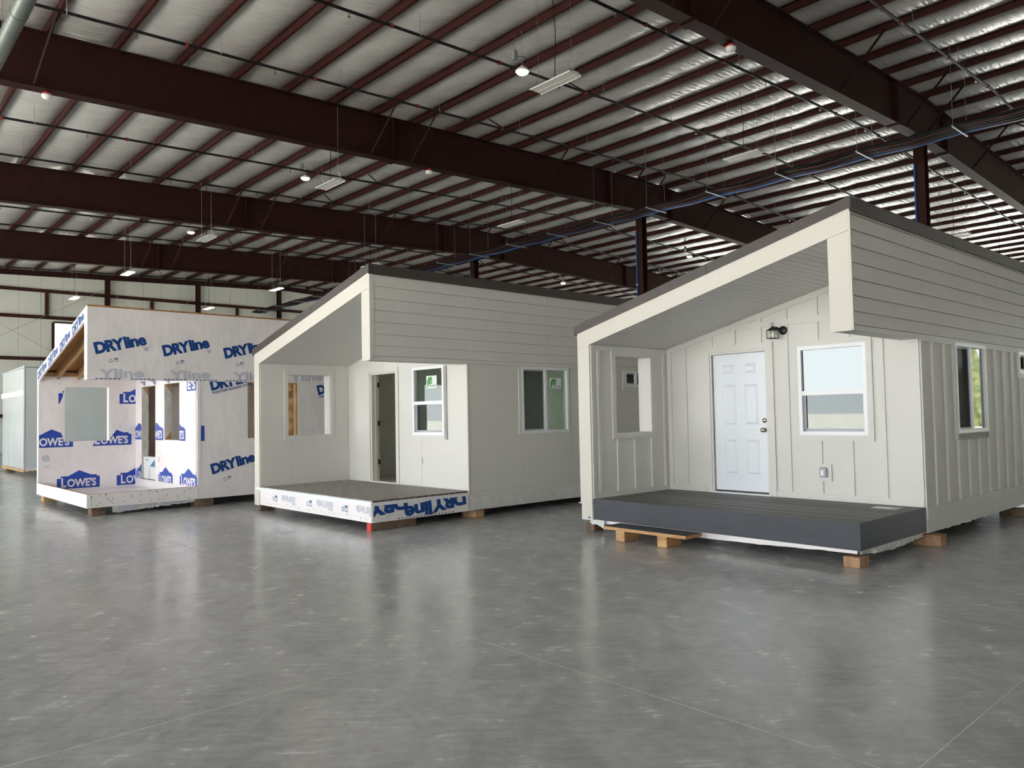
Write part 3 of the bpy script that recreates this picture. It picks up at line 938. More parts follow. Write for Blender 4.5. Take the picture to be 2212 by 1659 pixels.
def house_roof(h, W, ztl, soff, mat_roof=True):
    sl = ztl(1) - ztl(0)
    e = 0.026
    def pr(u0, u1, d0, d1, v0, v1):
        return MB().prism([(u0, ztl(u0) + d0), (u1, ztl(u1) + d0), (u1, ztl(u1) + d1), (u0, ztl(u0) + d1)], lambda u, z, k: (u, v0 + (v1 - v0) * k, z))
    part('roof_deck', pr(0.02, W - 0.03, -0.02, 0.05, 0.01, LH), M_OSB, h)
    part('roof_panel', pr(-e, W + e, 0.055, 0.11, -e, LH + e), M_ROOF, h)
    de = []
    cuts = [-e - 0.02, 0.14 * W, 0.55 * W, 0.93 * W, W + e + 0.02]
    for i in range(4):
        a, b = cuts[i], cuts[i + 1] + (0.03 if i < 3 else 0)
        part('drip_edge', pr(a, b, -0.005, 0.118, -e - 0.012 - 0.003 * (i % 2), -e), M_ROOF, h)
    vc = [-e - 0.02, 3.0, 6.05, LH + e]
    for i in range(3):
        part('drip_edge', MB().box(W + e, W + e + 0.012 + 0.003 * (i % 2), vc[i], vc[i + 1] + 0.03, ztl(W) - 0.03, ztl(W) + 0.124), M_ROOF, h)
    part('drip_edge', MB().box(-e - 0.012, -e, -e, LH + e, ztl(0) - 0.02, ztl(0) + 0.10), M_ROOF, h)

def lap_planks(h, parent, W, zs, m, va, joints):
    for i, (a, b) in enumerate(zip(zs, zs[1:])):
        js = [va] + joints[i % 2] + [LH]
        for p, q in zip(js, js[1:]):
            mb = MB().prism([(0.0, a), (0.024, a), (0.012, b - 0.011), (0.0, b - 0.011)], lambda d, z, k, p=p, q=q: (W - 0.002 + d, p + 0.0015 + (q - p - 0.003) * k, z))
            part('siding_plank', mb, m, parent)

def block(label, name, u, v, sx, sy, sz, m, H, cat='block', group=None, rz=0.0):
    """loose timber block standing on the floor; H = (loc, rz) of the house it supports"""
    c, s = math.cos(H[1]), math.sin(H[1])
    loc = (H[0][0] + c * u - s * v, H[0][1] + s * u + c * v, 0)
    me = MB().box(-sx / 2, sx / 2, -sy / 2, sy / 2, 0, sz).mesh(name, m, bevel=0.006)
    o = link(name, me, None, loc, H[1] + rz)
    return tag(o, label, cat, group)

# ------------------------------------------------------------------ house with the charcoal deck
H3 = ((0.983, 11.213, 0.0), -math.radians(48.34))
h = empty('tiny_house', H3[0], H3[1], 'finished cream tiny house with white front door and charcoal porch deck', 'house', None)
W, P, PW, ZD = 4.034, 1.805, 0.226, 0.466
DOOR = (1.06, 1.955, ZD - 0.02, 2.535)
WIN = (2.449, 3.384, 1.338, 2.551)
SWIN = (2.962, 4.155, 1.330, 2.547)
SWIN2 = (5.70, 6.50, 2.19, 2.525)
WOP = (0.52, 1.372, 1.375, 2.55)
ztl, soff, pt = house_shell(h, W, P, PW, 2.857, 3.847, 2.53, ZD, 0.155, M_CREAM, M_TRIM, [WOP], [DOOR, WIN], [SWIN, SWIN2], M_INT)
house_roof(h, W, ztl, soff)
def front_fascia(h, W, ztl, soff, zdrop, zpost, pw, dw=0.234, d=0.022):
    fa = MB().prism([(0.0, ztl(0)), (W, ztl(W)), (W, ztl(W) - 0.235), (W - dw, soff(W - dw)), (pw + 0.028, soff(pw + 0.028)), (0.0, ztl(0) - 0.235)], lambda u, z, k: (u, -d * k, z))
    part('slope_fascia', fa, M_TRIM, h)
    part('corner_post_board', MB().prism([(0.0, zpost), (pw, zpost), (pw, soff(pw + 0.028) - 0.004), (0.0, ztl(0) - 0.239)], lambda u, z, k: (u, -d * k, z)), M_TRIM, h)
    part('drop_board', MB().prism([(W - dw, zdrop - 0.004), (W, zdrop - 0.004), (W, ztl(W) - 0.239), (W - dw, soff(W - dw) - 0.004)], lambda u, z, k: (u, -d * k, z)), M_TRIM, h)
front_fascia(h, W, ztl, soff, 2.53, 0.404, PW)
part('post_base_board', MB().box(0.015, PW - 0.005, -0.018, 0.0, 0.16, 0.39), M_TRIM, h)
part('post_cap_strip', MB().box(-0.03, PW, -0.032, 0.0, 0.39, 0.404), M_TRIM, h)
# soffit boards
n = 40
for i in range(n):
    a = PW + (W - 0.225 - PW) * i / n
    b = PW + (W - 0.225 - PW) * (i + 1) / n - 0.007
    part('soffit_board', MB().prism([(a, soff(a)), (b, soff(b)), (b, soff(b) + 0.015), (a, soff(a) + 0.015)], lambda u, z, k: (u, 0.002 + (P - 0.004) * k, z)), M_CREAM, h)
part('soffit_backing', MB().prism([(PW, soff(PW) + 0.016), (W - 0.22, soff(W - 0.22) + 0.016), (W - 0.22, soff(W - 0.22) + 0.025), (PW, soff(PW) + 0.025)], lambda u, z, k: (u, P * k, z)), M_CREAM, h)
# porch deck
nb = 13
for i in range(nb):
    a, b = 0.03 + (P - 0.04) * i / nb, 0.03 + (P - 0.04) * (i + 1) / nb - 0.011
    part('deck_board', MB().box(PW + 0.003, W - 0.03, a, b, ZD - 0.028, ZD), (M_DECK, M_DECKB, M_DECKC)[(i * 7 + i // 3) % 3], h)
part('deck_fascia', MB().box(PW, W, 0.0, 0.027, 0.174, ZD + 0.001), M_FASCIA, h)
part('deck_fascia', MB().box(W - 0.026, W, 0.028, P - 0.002, 0.174, ZD + 0.001), M_FASCIA, h)
# loose plastic below the fascia
def ragged(u_of, n, z_hi, z_lo, jag, seed, depth=0.02):
    rr = random.Random(seed)
    mb = MB()
    vs_, fs_ = [], []
    for i in range(n + 1):
        t = i / n
        for j in range(4):
            tt = j / 3
            z = z_hi + (z_lo(t) + rr.uniform(-jag, jag) * tt - z_hi) * tt
            x, y = u_of(t)
            o = depth * rr.uniform(-0.6, 0.6) * (0.2 + tt)
            vs_.append((x + o, y + o * 0.6, z))
    for i in range(n):
        for j in range(3):
            k = i * 4 + j
            fs_.append((k, k + 1, k + 5, k + 4))
    return mb.add(vs_, fs_)
part('loose_plastic', ragged(lambda t: (PW + 0.02 + t * (W - PW - 0.06), 0.02), 36, 0.176, lambda t: 0.135 - 0.035 * math.sin(math.pi * min(1, t * 1.1)), 0.004, 5), M_WRAP, h, smooth=True)
part('loose_plastic', ragged(lambda t: (W - 0.03, 0.03 + t * 1.75), 40, 0.176, lambda t: 0.13 - 0.05 * math.sin(math.pi * t), 0.006, 6), M_FILM, h, smooth=True)
part('loose_plastic', ragged(lambda t: (W + 0.004, 2.2 + t * 6.7), 110, 0.21, lambda t: 0.165 - 0.02 * math.sin(9 * t), 0.02, 8, 0.015), M_FILM, h, smooth=True)
part('loose_plastic', ragged(lambda t: (0.16 + t * 0.30, -0.005 - 0.02 * t), 16, 0.175, lambda t: 0.12 - 0.05 * t, 0.02, 9, 0.04), M_FILM, h, smooth=True)
part('blue_tape', MB().box(0.14, 0.18, -0.022, -0.019, 0.185, 0.21), M_BLUE, h)
# front wall trim and battens
fw_ = pt['front']
BD = 0.019
part('base_trim', pl_box('v', P, 0, BD, PW, 0.92, ZD, ZD + 0.085), M_CREAM, fw_)
part('base_trim', pl_box('v', P, 0, BD, 2.03, W - 0.01, ZD, ZD + 0.085), M_CREAM, fw_)
part('corner_trim', pl_box('v', P, 0, BD, PW, PW + 0.09, ZD + 0.085, soff(PW)), M_CREAM, fw_)
part('corner_trim', pl_box('v', P, 0, BD, W - 0.13, W - 0.005, ZD + 0.085, 2.53), M_CREAM, fw_)
part('frieze_board', MB().prism([(PW + 0.09, soff(PW + 0.09) - 0.085), (W - 0.23, soff(W - 0.23) - 0.085), (W - 0.23, soff(W - 0.23) - 0.002), (PW + 0.09, soff(PW + 0.09) - 0.002)], lambda u, z, k: (u, P - BD * k, z)), M_CREAM, fw_)
part('belly_band', MB().box(1.46, W - 0.24, P - BD, P, 2.875, 2.955), M_CREAM, fw_)
frame_trim(fw_, 'door_casing', M_CREAM, 'v', P, 0.026, DOOR[0] - 0.03, DOOR[1] + 0.03, ZD, DOOR[3] + 0.03, 0.095, 'lrt')
frame_trim(fw_, 'window_casing', M_CREAM, 'v', P, 0.024, WIN[0], WIN[1], WIN[2], WIN[3], 0.075, 'lrtb')
def vb(c, z0, z1f):
    w = 0.032
    part('batten', MB().prism([(c - w, z0), (c + w, z0), (c + w, z1f(c + w)), (c - w, z1f(c - w))], lambda u, z, k: (u, P - (BD - 0.001) * k, z)), M_CREAM, fw_)
fz = lambda u: soff(u) - 0.085
vb(0.568, ZD + 0.085, fz)
for c in (1.058, 1.453):
    vb(c, 2.66, fz)
vb(1.879, 2.66, lambda u: 2.875)
vb(1.879, 2.955, fz)
for c in (2.28, 3.572):
    vb(c, ZD + 0.085, lambda u: 2.875)
vb(2.28, 2.955, fz)
for c in (2.726, 3.148):
    vb(c, ZD + 0.085, lambda u: WIN[2] - 0.075)
    vb(c, WIN[3] + 0.075, lambda u: 2.875)
    vb(c, 2.955, fz)
vb(3.572, 2.955, fz)
# door
jm = MB()
for q in (pl_box('v', P, -0.13, 0.012, DOOR[0] - 0.03, DOOR[0], ZD, DOOR[3]), pl_box('v', P, -0.13, 0.012, DOOR[1], DOOR[1] + 0.03, ZD, DOOR[3]), pl_box('v', P, -0.13, 0.012, DOOR[0] - 0.03, DOOR[1] + 0.03, DOOR[3], DOOR[3] + 0.03)):
    jm.add(q.v, q.f)
part('door_jamb', jm, M_CREAM, h)
part('door_sill', MB().box(DOOR[0] - 0.05, DOOR[1] + 0.05, P - 0.045, P + 0.1, ZD + 0.001, ZD + 0.022), M_VINYL, h)
dr = part('door', MB().box(DOOR[0] + 0.004, DOOR[1] - 0.004, P + 0.028, P + 0.07, ZD + 0.045, DOOR[3] - 0.004), M_DOOR, h)
part('door_sweep', MB().box(DOOR[0] + 0.004, DOOR[1] - 0.004, P + 0.026, P + 0.06, ZD + 0.023, ZD + 0.045), M_BLACK, dr)
for (a, b, c, d) in ((1.243, 1.428, 2.238, 2.373), (1.604, 1.788, 2.234, 2.373), (1.228, 1.444, 1.482, 2.08), (1.588, 1.806, 1.482, 2.08), (1.238, 1.448, 0.765, 1.272), (1.592, 1.81, 0.765, 1.272)):
    e = 0.022
    vv = [(a, P + 0.028, c), (b, P + 0.028, c), (b, P + 0.028, d), (a, P + 0.028, d)]
    i1 = [(a + e, P + 0.018, c + e), (b - e, P + 0.018, c + e), (b - e, P + 0.018, d - e), (a + e, P + 0.018, d - e)]
    i2 = [(a + 2 * e, P + 0.026, c + 2 * e), (b - 2 * e, P + 0.026, c + 2 * e), (b - 2 * e, P + 0.026, d - 2 * e), (a + 2 * e, P + 0.026, d - 2 * e)]
    fs_ = [(k, (k + 1) % 4, 4 + (k + 1) % 4, 4 + k) for k in range(4)] + [(4 + k, 4 + (k + 1) % 4, 8 + (k + 1) % 4, 8 + k) for k in range(4)] + [(8, 9, 10, 11)]
    part('door_panel', MB().add(vv + i1 + i2, fs_), M_DOOR, dr)
for z in (1.404, 1.541):
    k = part('knob' if z < 1.5 else 'deadbolt', MB().lathe([(0.034, 0.0), (0.034, 0.008), (0.014, 0.014), (0.014, 0.04), (0.03, 0.05), (0.034, 0.066), (0.024, 0.08)] if z < 1.5 else [(0.034, 0.0), (0.034, 0.012), (0.028, 0.022)], (1.895 if z < 1.5 else 1.9, P + 0.028, z), 16, 'y'), M_NICKEL, dr, smooth=True)
window(h, 'v', P, *WIN, 'hung', M_GLASS_R)
# wing wall
wg = pt['wing']
part('base_trim', pl_box('u', PW, 0, BD, 0.0, P, ZD, ZD + 0.075), M_CREAM, wg)
part('frieze_board', pl_box('u', PW, 0, BD, 0.0, P, soff(PW) - 0.075, soff(PW) - 0.003), M_CREAM, wg)
part('corner_trim', pl_box('u', PW, 0, BD, 0.0, 0.05, ZD + 0.075, soff(PW) - 0.075), M_CREAM, wg)
part('corner_trim', pl_box('u', PW, 0, BD, P - 0.05, P - 0.001, ZD + 0.075, soff(PW) - 0.075), M_CREAM, wg)
frame_trim(wg, 'window_casing', M_CREAM, 'u', PW, 0.024, *WOP, 0.075, 'lrtb')
ln = MB()
ln.box(0.002, PW + 0.02, WOP[0] - 0.001, WOP[0] + 0.015, WOP[2], WOP[3]).box(0.002, PW + 0.02, WOP[1] - 0.015, WOP[1] + 0.001, WOP[2], WOP[3]).box(0.002, PW + 0.02, WOP[0], WOP[1], WOP[2] - 0.001, WOP[2] + 0.015).box(0.002, PW + 0.02, WOP[0], WOP[1], WOP[3] - 0.015, WOP[3] + 0.001)
part('opening_liner', ln, M_CREAM, wg)
for c, zr in ((0.161, 'f'), (0.567, 's'), (0.961, 's'), (1.369, 's'), (1.70, 'f')):
    spans = [(ZD + 0.075, soff(PW) - 0.075)] if zr == 'f' else [(ZD + 0.075, WOP[2] - 0.075), (WOP[3] + 0.075, soff(PW) - 0.075)]
    for a, b in spans:
        if b - a > 0.01:
            part('batten', pl_box('u', PW, 0, BD + 0.004, c - 0.03, c + 0.03, a, b), M_CREAM, wg)
# side wall
sw = pt['side']
part('skirt_board', pl_box('u', W, 0, 0.012, P, LH, 0.155, 0.318), M_CREAM, sw)
part('base_trim', pl_box('u', W, 0, 0.022, P, LH, 0.319, 0.47), M_CREAM, sw)
part('corner_trim', pl_box('u', W, 0, 0.016, P - 0.0, P + 0.07, 0.47, 2.53), M_CREAM, sw)
part('wall_cap_band', pl_box('u', W, 0, 0.020, P, LH, 2.50, 2.53), M_CREAM, sw)
frame_trim(sw, 'window_casing', M_CREAM, 'u', W, 0.024, SWIN[0], SWIN[1], SWIN[2], 2.5, 0.085, 'lb')
part('window_casing', pl_box('u', W, 0, 0.024, SWIN[1], SWIN[1] + 0.04, SWIN[2] - 0.085, 2.5), M_CREAM, sw)
part('window_casing', pl_box('u', W, 0, 0.024, SWIN[0], SWIN[1], SWIN[2] - 0.085, SWIN[2]), M_CREAM, sw)
frame_trim(sw, 'window_casing', M_CREAM, 'u', W, 0.024, SWIN2[0], SWIN2[1], SWIN2[2], 2.5, 0.085, 'lrb')
for k in range(17):
    c = 2.177 + 0.396 * k
    z0, z1 = 0.47, 2.50
    if SWIN[0] - 0.1 < c < SWIN[1] + 0.08:
        z1 = SWIN[2] - 0.085
    elif SWIN2[0] - 0.1 < c < SWIN2[1] + 0.1:
        z1 = SWIN2[2] - 0.085
    part('batten', pl_box('u', W, 0, 0.024, c - 0.03, c + 0.03, z0, z1), M_CREAM, sw)
window(h, 'u', W, *SWIN, 'slider', M_GLASS_R)
window(h, 'u', W, *SWIN2, 'slider', M_GLASS_R)
# upper lap siding
part('siding_backing', MB().box(W - 0.003, W - 0.0015, 0.0, LH, 2.53, 3.83), M_CREAM, h)
part('header_band', MB().box(W, W + 0.02, 0.0, LH, 2.53, 2.585), M_CREAM, h)
part('corner_trim', MB().box(W, W + 0.022, -0.02, 0.012, 2.535, 3.85), M_TRIM, h)
lap_planks(h, pt['header'], W, [2.592, 2.738, 2.908, 3.091, 3.268, 3.45, 3.627, 3.792, 3.845], M_CREAM, 0.013, [[3.4, 7.0], [1.9, 5.5]])
# lantern
lt = empty_part = link('wall_lantern', MB().lathe([(0.062, 0.0), (0.062, 0.012), (0.045, 0.022), (0.02, 0.03)], (2.255, P - 0.02, 2.80), 18, 'y').mesh('wall_lantern', M_BLACK, True), h)
lc = (2.165, P - 0.15)
lt2 = MB().tube([(2.255, P - 0.04, 2.80), (2.22, P - 0.13, 2.835), (lc[0], lc[1], 2.845)], 0.013, 8)
lt2.lathe([(0.085, 2.805), (0.08, 2.815), (0.045, 2.838), (0.02, 2.85), (0.008, 2.862)], (lc[0], lc[1], 0), 4)
lt2.tube([(lc[0] + 0.022 * math.cos(a * math.pi / 6), lc[1], 2.886 + 0.022 * math.sin(a * math.pi / 6)) for a in range(13)], 0.004, 5)
q = 0.058
for sx in (-q, q):
    for sy in (-q, q):
        lt2.tube([(lc[0] + sx, lc[1] + sy, 2.685), (lc[0] + sx, lc[1] + sy, 2.81)], 0.005, 5)
for z in (2.69, 2.805):
    for a, b in (((-q, -q), (q, -q)), ((q, -q), (q, q)), ((q, q), (-q, q)), ((-q, q), (-q, -q))):
        lt2.tube([(lc[0] + a[0], lc[1] + a[1], z), (lc[0] + b[0], lc[1] + b[1], z)], 0.005, 5)
part('lantern_cage', lt2, M_BLACK, lt)
part('lantern_glass', MB().box(lc[0] - q + 0.004, lc[0] + q - 0.004, lc[1] - q + 0.004, lc[1] + q - 0.004, 2.694, 2.80), M_CLEAR, lt)
part('lantern_bulb', MB().lathe([(0.012, 2.80), (0.014, 2.775), (0.024, 2.745), (0.018, 2.72), (0.004, 2.71)], (lc[0], lc[1], 0), 12), M_DETWHITE, lt, smooth=True)
# outlet
ob = part('outlet_plate', pl_box('v', P, 0, 0.022, 2.70, 2.88, 0.72, 0.95), M_CREAM, h)
part('outlet_cover', pl_box('v', P, 0.022, 0.06, 2.725, 2.825, 0.775, 0.91), M_SASH, ob, bevel=0.012)
part('outlet_socket', pl_box('v', P, 0.061, 0.064, 2.75, 2.79, 0.80, 0.87), M_VINYL, ob)

# timber blocks, step and paper
block('amber timber block under the outer corner of the charcoal deck', 'timber_block', 3.955, 0.06, 0.18, 0.23, 0.112, M_WOODEND, H3, group=None)
block('pale timber block under the white post of the charcoal deck house', 'timber_block', 0.15, 0.11, 0.15, 0.2, 0.125, M_OLDWOOD, H3)
block('pale timber block sticking out where charcoal deck meets the batten wall', 'timber_block', 4.02, 1.92, 0.32, 0.2, 0.14, M_WOODEND, H3)
block('long timber block under the batten wall below the small window', 'timber_block', 3.98, 5.38, 0.34, 0.22, 0.12, M_OLDWOOD, H3)
c_, s_ = math.cos(H3[1]), math.sin(H3[1])
def h3w(u, v, z):
    return (H3[0][0] + c_ * u - s_ * v, H3[0][1] + s_ * u + c_ * v, z)
st = empty('porch_step', h3w(1.45, -0.26, 0), H3[1], 'low step of a dark topped plank on two timber blocks', 'step')
part('tread', MB().box(-0.66, 0.66, -0.17, 0.17, 0.142, 0.181), M_WOOD, st)
part('dark_tread_surface', MB().box(-0.655, 0.655, -0.165, 0.17, 0.181, 0.184), M_FASCIA, st)
for x in (-0.40, 0.28):
    part('leg_block', MB().box(x - 0.075, x + 0.075, -0.14, 0.16, 0.0, 0.142), M_WOOD, st, bevel=0.006)
pp = link('paper_sheet', MB().box(-0.15, 0.15, -0.10, 0.10, 0, 0.002).mesh('paper_sheet', M_PAPER), None, h3w(3.70, 1.47, ZD + 0.0015), H3[1])
tag(pp, 'white paper sheet with black edge lying on the charcoal deck', 'paper')
part('black_border', MB().box(0.105, 0.115, -0.10, 0.10, 0.002, 0.003).box(-0.155, -0.145, -0.1, 0.1, 0.0005, 0.003).box(-0.15, 0.15, 0.094, 0.10, 0.002, 0.003), M_BLACK, pp)

# ------------------------------------------------------------------ house with the grey deck and open doorway
H2 = ((-4.8143, 14.3703, 0.0), -math.radians(47.18))
h = empty('tiny_house', H2[0], H2[1], 'cream tiny house with smooth panels, open doorway and weathered grey deck', 'house')
W, P, PW, ZD = 3.976, 1.869, 0.205, 0.452
DOOR = (1.06, 1.90, ZD - 0.02, 2.53)
WIN = (2.448, 3.372, 1.362, 2.572)
SWIN = (3.085, 4.30, 1.356, 2.545)
SWIN2 = (5.97, 6.70, 2.215, 2.54)
WOP = (0.54, 1.445, 1.365, 2.55)
ztl, soff, pt = house_shell(h, W, P, PW, 2.912, 3.877, 2.55, ZD, 0.12, M_CREAM, M_TRIM, [WOP], [DOOR, WIN], [SWIN, SWIN2], M_INT)
house_roof(h, W, ztl, soff)
front_fascia(h, W, ztl, soff, 2.55, 0.40, PW, 0.20)
part('soffit_panel', MB().prism([(PW, soff(PW)), (W - 0.2, soff(W - 0.2)), (W - 0.2, soff(W - 0.2) + 0.02), (PW, soff(PW) + 0.02)], lambda u, z, k: (u, 0.002 + (P - 0.004) * k, z)), M_CREAM, h)
# siding sheets with open seams
fw_, wg, sw = pt['front'], pt['wing'], pt['side']
T = 0.012
def sheet(parent, plane, val, s0, s1, z0, ztf, holes):
    g = 0.0025
    mb = slab_wall(plane, val, T, s0 + g, s1 - g, z0, ztf, holes)
    # move outwards by T so that the sheet lies on the wall
    mb.v = [((x, y - T, z) if plane == 'v' else (x + T, y, z)) for x, y, z in mb.v]
    part('siding_sheet', mb, M_CREAM, parent)
for a, b in ((PW + T, 1.464), (1.464, 2.68), (2.68, W - 0.02)):
    sheet(fw_, 'v', P, a, b, ZD, lambda s: soff(s) - 0.004, [DOOR, WIN])
for a, b in ((0.0, 0.612), (0.612, P - T)):
    sheet(wg, 'u', PW, a, b, ZD, lambda s: soff(PW) - 0.004, [WOP])
for a, b in ((P, 3.112), (3.112, 4.354), (4.354, 5.6), (5.6, 6.83), (6.83, LH)):
    sheet(sw, 'u', W, a, b, 0.43, lambda s: 2.545, [SWIN, SWIN2])
part('corner_trim', MB().box(W - 0.02, W + 0.018, P - 0.018, P + 0.03, 0.36, 2.545), M_TRIM, fw_)
part('base_band', MB().box(W, W + 0.020, P + 0.03, LH, 0.325, 0.428), M_CREAM, sw)
part('crinkled_skirt', ragged(lambda t: (W + 0.012, P + 0.03 + t * (LH - P - 0.05)), 130, 0.33, lambda t: 0.13 + 0.008 * math.sin(13 * t), 0.012, 12, 0.022), M_FILM, sw, smooth=True)
part('opening_liner', MB().box(0.002, PW + T, WOP[0] - 0.001, WOP[0] + 0.012, WOP[2], WOP[3]).box(0.002, PW + T, WOP[1] - 0.012, WOP[1] + 0.001, WOP[2], WOP[3]).box(0.002, PW + T, WOP[0], WOP[1], WOP[2] - 0.001, WOP[2] + 0.012).box(0.002, PW + T, WOP[0], WOP[1], WOP[3] - 0.012, WOP[3] + 0.001), M_CREAM, wg)
frame_trim(wg, 'window_casing', M_CREAM, 'u', PW + T, 0.02, *WOP, 0.072, 'lrtb')
frame_trim(fw_, 'door_casing', M_CREAM, 'v', P - T, 0.022, DOOR[0] - 0.03, DOOR[1] + 0.02, ZD, DOOR[3] + 0.02, 0.075, 'lrt')
frame_trim(fw_, 'window_casing', M_CREAM, 'v', P - T, 0.018, WIN[0], WIN[1] + 0.0, WIN[2], WIN[3] - 0.005, 0.07, 'rb')
part('window_casing', pl_box('v', P - T, 0, 0.018, WIN[1], WIN[1] + 0.07, WIN[2] - 0.07, 2.548), M_CREAM, fw_)
frame_trim(sw, 'window_casing', M_CREAM, 'u', W + T, 0.018, SWIN[0], SWIN[1], SWIN[2], 2.54, 0.07, 'l')
jm = MB()
for q in (pl_box('v', P, -0.15, 0.016, DOOR[0] - 0.03, DOOR[0] + 0.02, ZD, DOOR[3]), pl_box('v', P, -0.15, 0.016, DOOR[1] - 0.02, DOOR[1] + 0.02, ZD, DOOR[3]), pl_box('v', P, -0.15, 0.016, DOOR[0] - 0.03, DOOR[1] + 0.02, DOOR[3] - 0.02, DOOR[3] + 0.02), pl_box('v', P, -0.105, -0.06, DOOR[0] + 0.02, DOOR[0] + 0.035, ZD, DOOR[3] - 0.02)):
    jm.add(q.v, q.f)
jb = part('door_jamb', jm, M_TRIM, h)
for z in (0.829, 1.577, 2.322):
    part('hinge', MB().box(DOOR[0] + 0.02, DOOR[0] + 0.024, P + 0.10, P + 0.15, z - 0.05, z + 0.05).tube([(DOOR[0] + 0.028, P + 0.152, z - 0.05), (DOOR[0] + 0.028, P + 0.152, z + 0.05)], 0.008, 8), M_BLACK, jb)
part('door_sill', MB().box(DOOR[0] - 0.04, DOOR[1] + 0.03, P - 0.04, P + 0.12, ZD + 0.001, ZD + 0.02), M_VINYL, h)
w = window(h, 'v', P - T, *WIN, 'hung', M_GLASS, sticker=(2.84, 2.185, 0.30, 0.22))
ply_mark(w, 'v', P - T, 2.84, 2.185, 0.30, 0.22)
w = window(h, 'u', W + T, *SWIN, 'slider', M_GLASS, sticker=(3.82, 2.165, 0.30, 0.19))
ply_mark(w, 'u', W + T, 3.82, 2.165, 0.30, 0.19)
window(h, 'u', W + T, *SWIN2, 'slider', M_GLASS)
frame_trim(sw, 'window_casing', M_CREAM, 'u', W + T, 0.018, SWIN2[0], SWIN2[1], SWIN2[2], 2.54, 0.07, 'lrb')
part('outlet_notch', pl_box('v', P - T, 0, 0.004, 2.69, 2.725, 0.85, 0.96), M_SASH, fw_)
# invented ceiling lamp, added to brighten the room behind the doorway and windows
cz = soff(2.0) - 0.03
lmp = part('added_fill_lamp', MB().lathe([(0.02, cz - 0.09), (0.12, cz - 0.07), (0.16, cz - 0.02)], (2.0, P + 1.7, 0), 20), M_ADDEDLAMP, h, smooth=True)
part('added_lamp_rim', MB().lathe([(0.165, cz - 0.022), (0.175, cz - 0.01), (0.17, cz + 0.02)], (2.0, P + 1.7, 0), 20), M_NICKEL, lmp)
# lap siding
part('siding_backing', MB().box(W - 0.003, W - 0.0015, 0.0, LH, 2.55, 3.86), M_CREAM, h)
part('header_band', MB().box(W, W + 0.022, 0.0, LH, 2.55, 2.612), M_CREAM, h)
part('corner_trim', MB().box(W, W + 0.022, -0.02, 0.055, 2.555, 3.88), M_CREAM, h)
lap_planks(h, pt['header'], W, [2.618, 2.775, 2.95, 3.134, 3.312, 3.488, 3.675, 3.858], M_CREAM, 0.056, [[3.785, 7.4], [1.844, 5.5]])
# deck
nb = 14
for i in range(nb):
    a, b = 0.0 + (P - 0.02) * i / nb, 0.0 + (P - 0.02) * (i + 1) / nb - 0.008
    bd = part('deck_board', MB().box(PW + 0.014, W - 0.004, a, b, ZD - 0.025, ZD), M_DECK2, h)
    part('board_end', MB().box(W - 0.004, W - 0.0005, a + 0.012, b - 0.012, ZD - 0.02, ZD - 0.006), M_DECKEND, bd)
part('deck_rim_trim', MB().box(0.02, W + 0.01, -0.025, 0.0, 0.378, 0.44), M_VINYL, h)
part('deck_rim_trim', MB().box(W - 0.004, W + 0.012, 0.0, P - 0.02, 0.372, 0.424), M_VINYL, h)
part('deck_corner_block', MB().box(0.0, 0.20, -0.028, 0.0, 0.115, 0.40), M_TRIM, h)
rw = part('wrapped_rim', MB().box(0.02, W - 0.01, -0.012, 0.0, 0.122, 0.378), M_WRAP, h)
rw2 = part('wrapped_rim', MB().box(W - 0.016, W, 0.0, P - 0.02, 0.122, 0.372), M_WRAP, h)
cl = (0.02, P - 0.03, 0.13, 0.37)
dryline(rw2, 1.78, 0.44, 1.25, 0.20, 'u', W, rot=0.12, clip=cl, flip=True, marks=False)
dryline(rw2, 0.62, 0.48, 1.25, 0.20, 'u', W, rot=0.12, clip=cl, flip=True, marks=False)
for i in range(16):
    put('stitch_mark', (circ(10, 0.2, 0.5)), M_BLACK, rw2, (0.45 + 0.07 * i, 0.134), (0.035, 0.02), 'u', W, clip=cl)
clf = (0.21, W - 0.02, 0.125, 0.375)
for s0 in (0.72, 1.98, 3.12):
    put('approval_mark', circ(), M_GREYBLUE, rw, (s0, 0.235), (0.075, 0.075), 'v', -0.012, clip=clf)
    put('approval_mark', SQF, M_GREYBLUE, rw, (s0 + 0.1, 0.235), (0.08, 0.10), 'v', -0.012, clip=clf)
for s0 in (1.02, 2.28, 3.5):
    put('wordmark', text2d('line', 0.03), M_GHOST, rw, (s0 + 0.55, 0.345), (0.5, 0.14), 'v', -0.012, rot=-0.02, flip=True, clip=clf)
for k in range(26):
    put('staple_dot', circ(8, 0.0, 0.5), M_GHOST if k % 3 else M_GREEN, rw, (0.5 + 0.13 * k + random.uniform(0, 0.05), 0.15 + random.uniform(0, 0.05)), (0.022, 0.022), 'v', -0.012, clip=clf)
block('timber block painted red on its end under the grey deck corner', 'timber_block', 3.90, 0.40, 0.11, 0.82, 0.115, M_OLDWOOD, H2)
rb = D.objects[-1] if False else None
for o in list(D.objects):
    if o.get('label', '').startswith('timber block painted red'):
        part('red_end', MB().box(-0.056, 0.056, -0.413, -0.395, 0.001, 0.114), M_RED, o)
block('small brown timber block under the white post of the grey deck house', 'timber_block', 0.10, 0.16, 0.11, 0.3, 0.112, M_OLDWOOD, H2)
block('timber block under the corner of the smooth panel wall', 'timber_block', 3.83, 2.07, 0.36, 0.2, 0.112, M_WOODEND, H2)

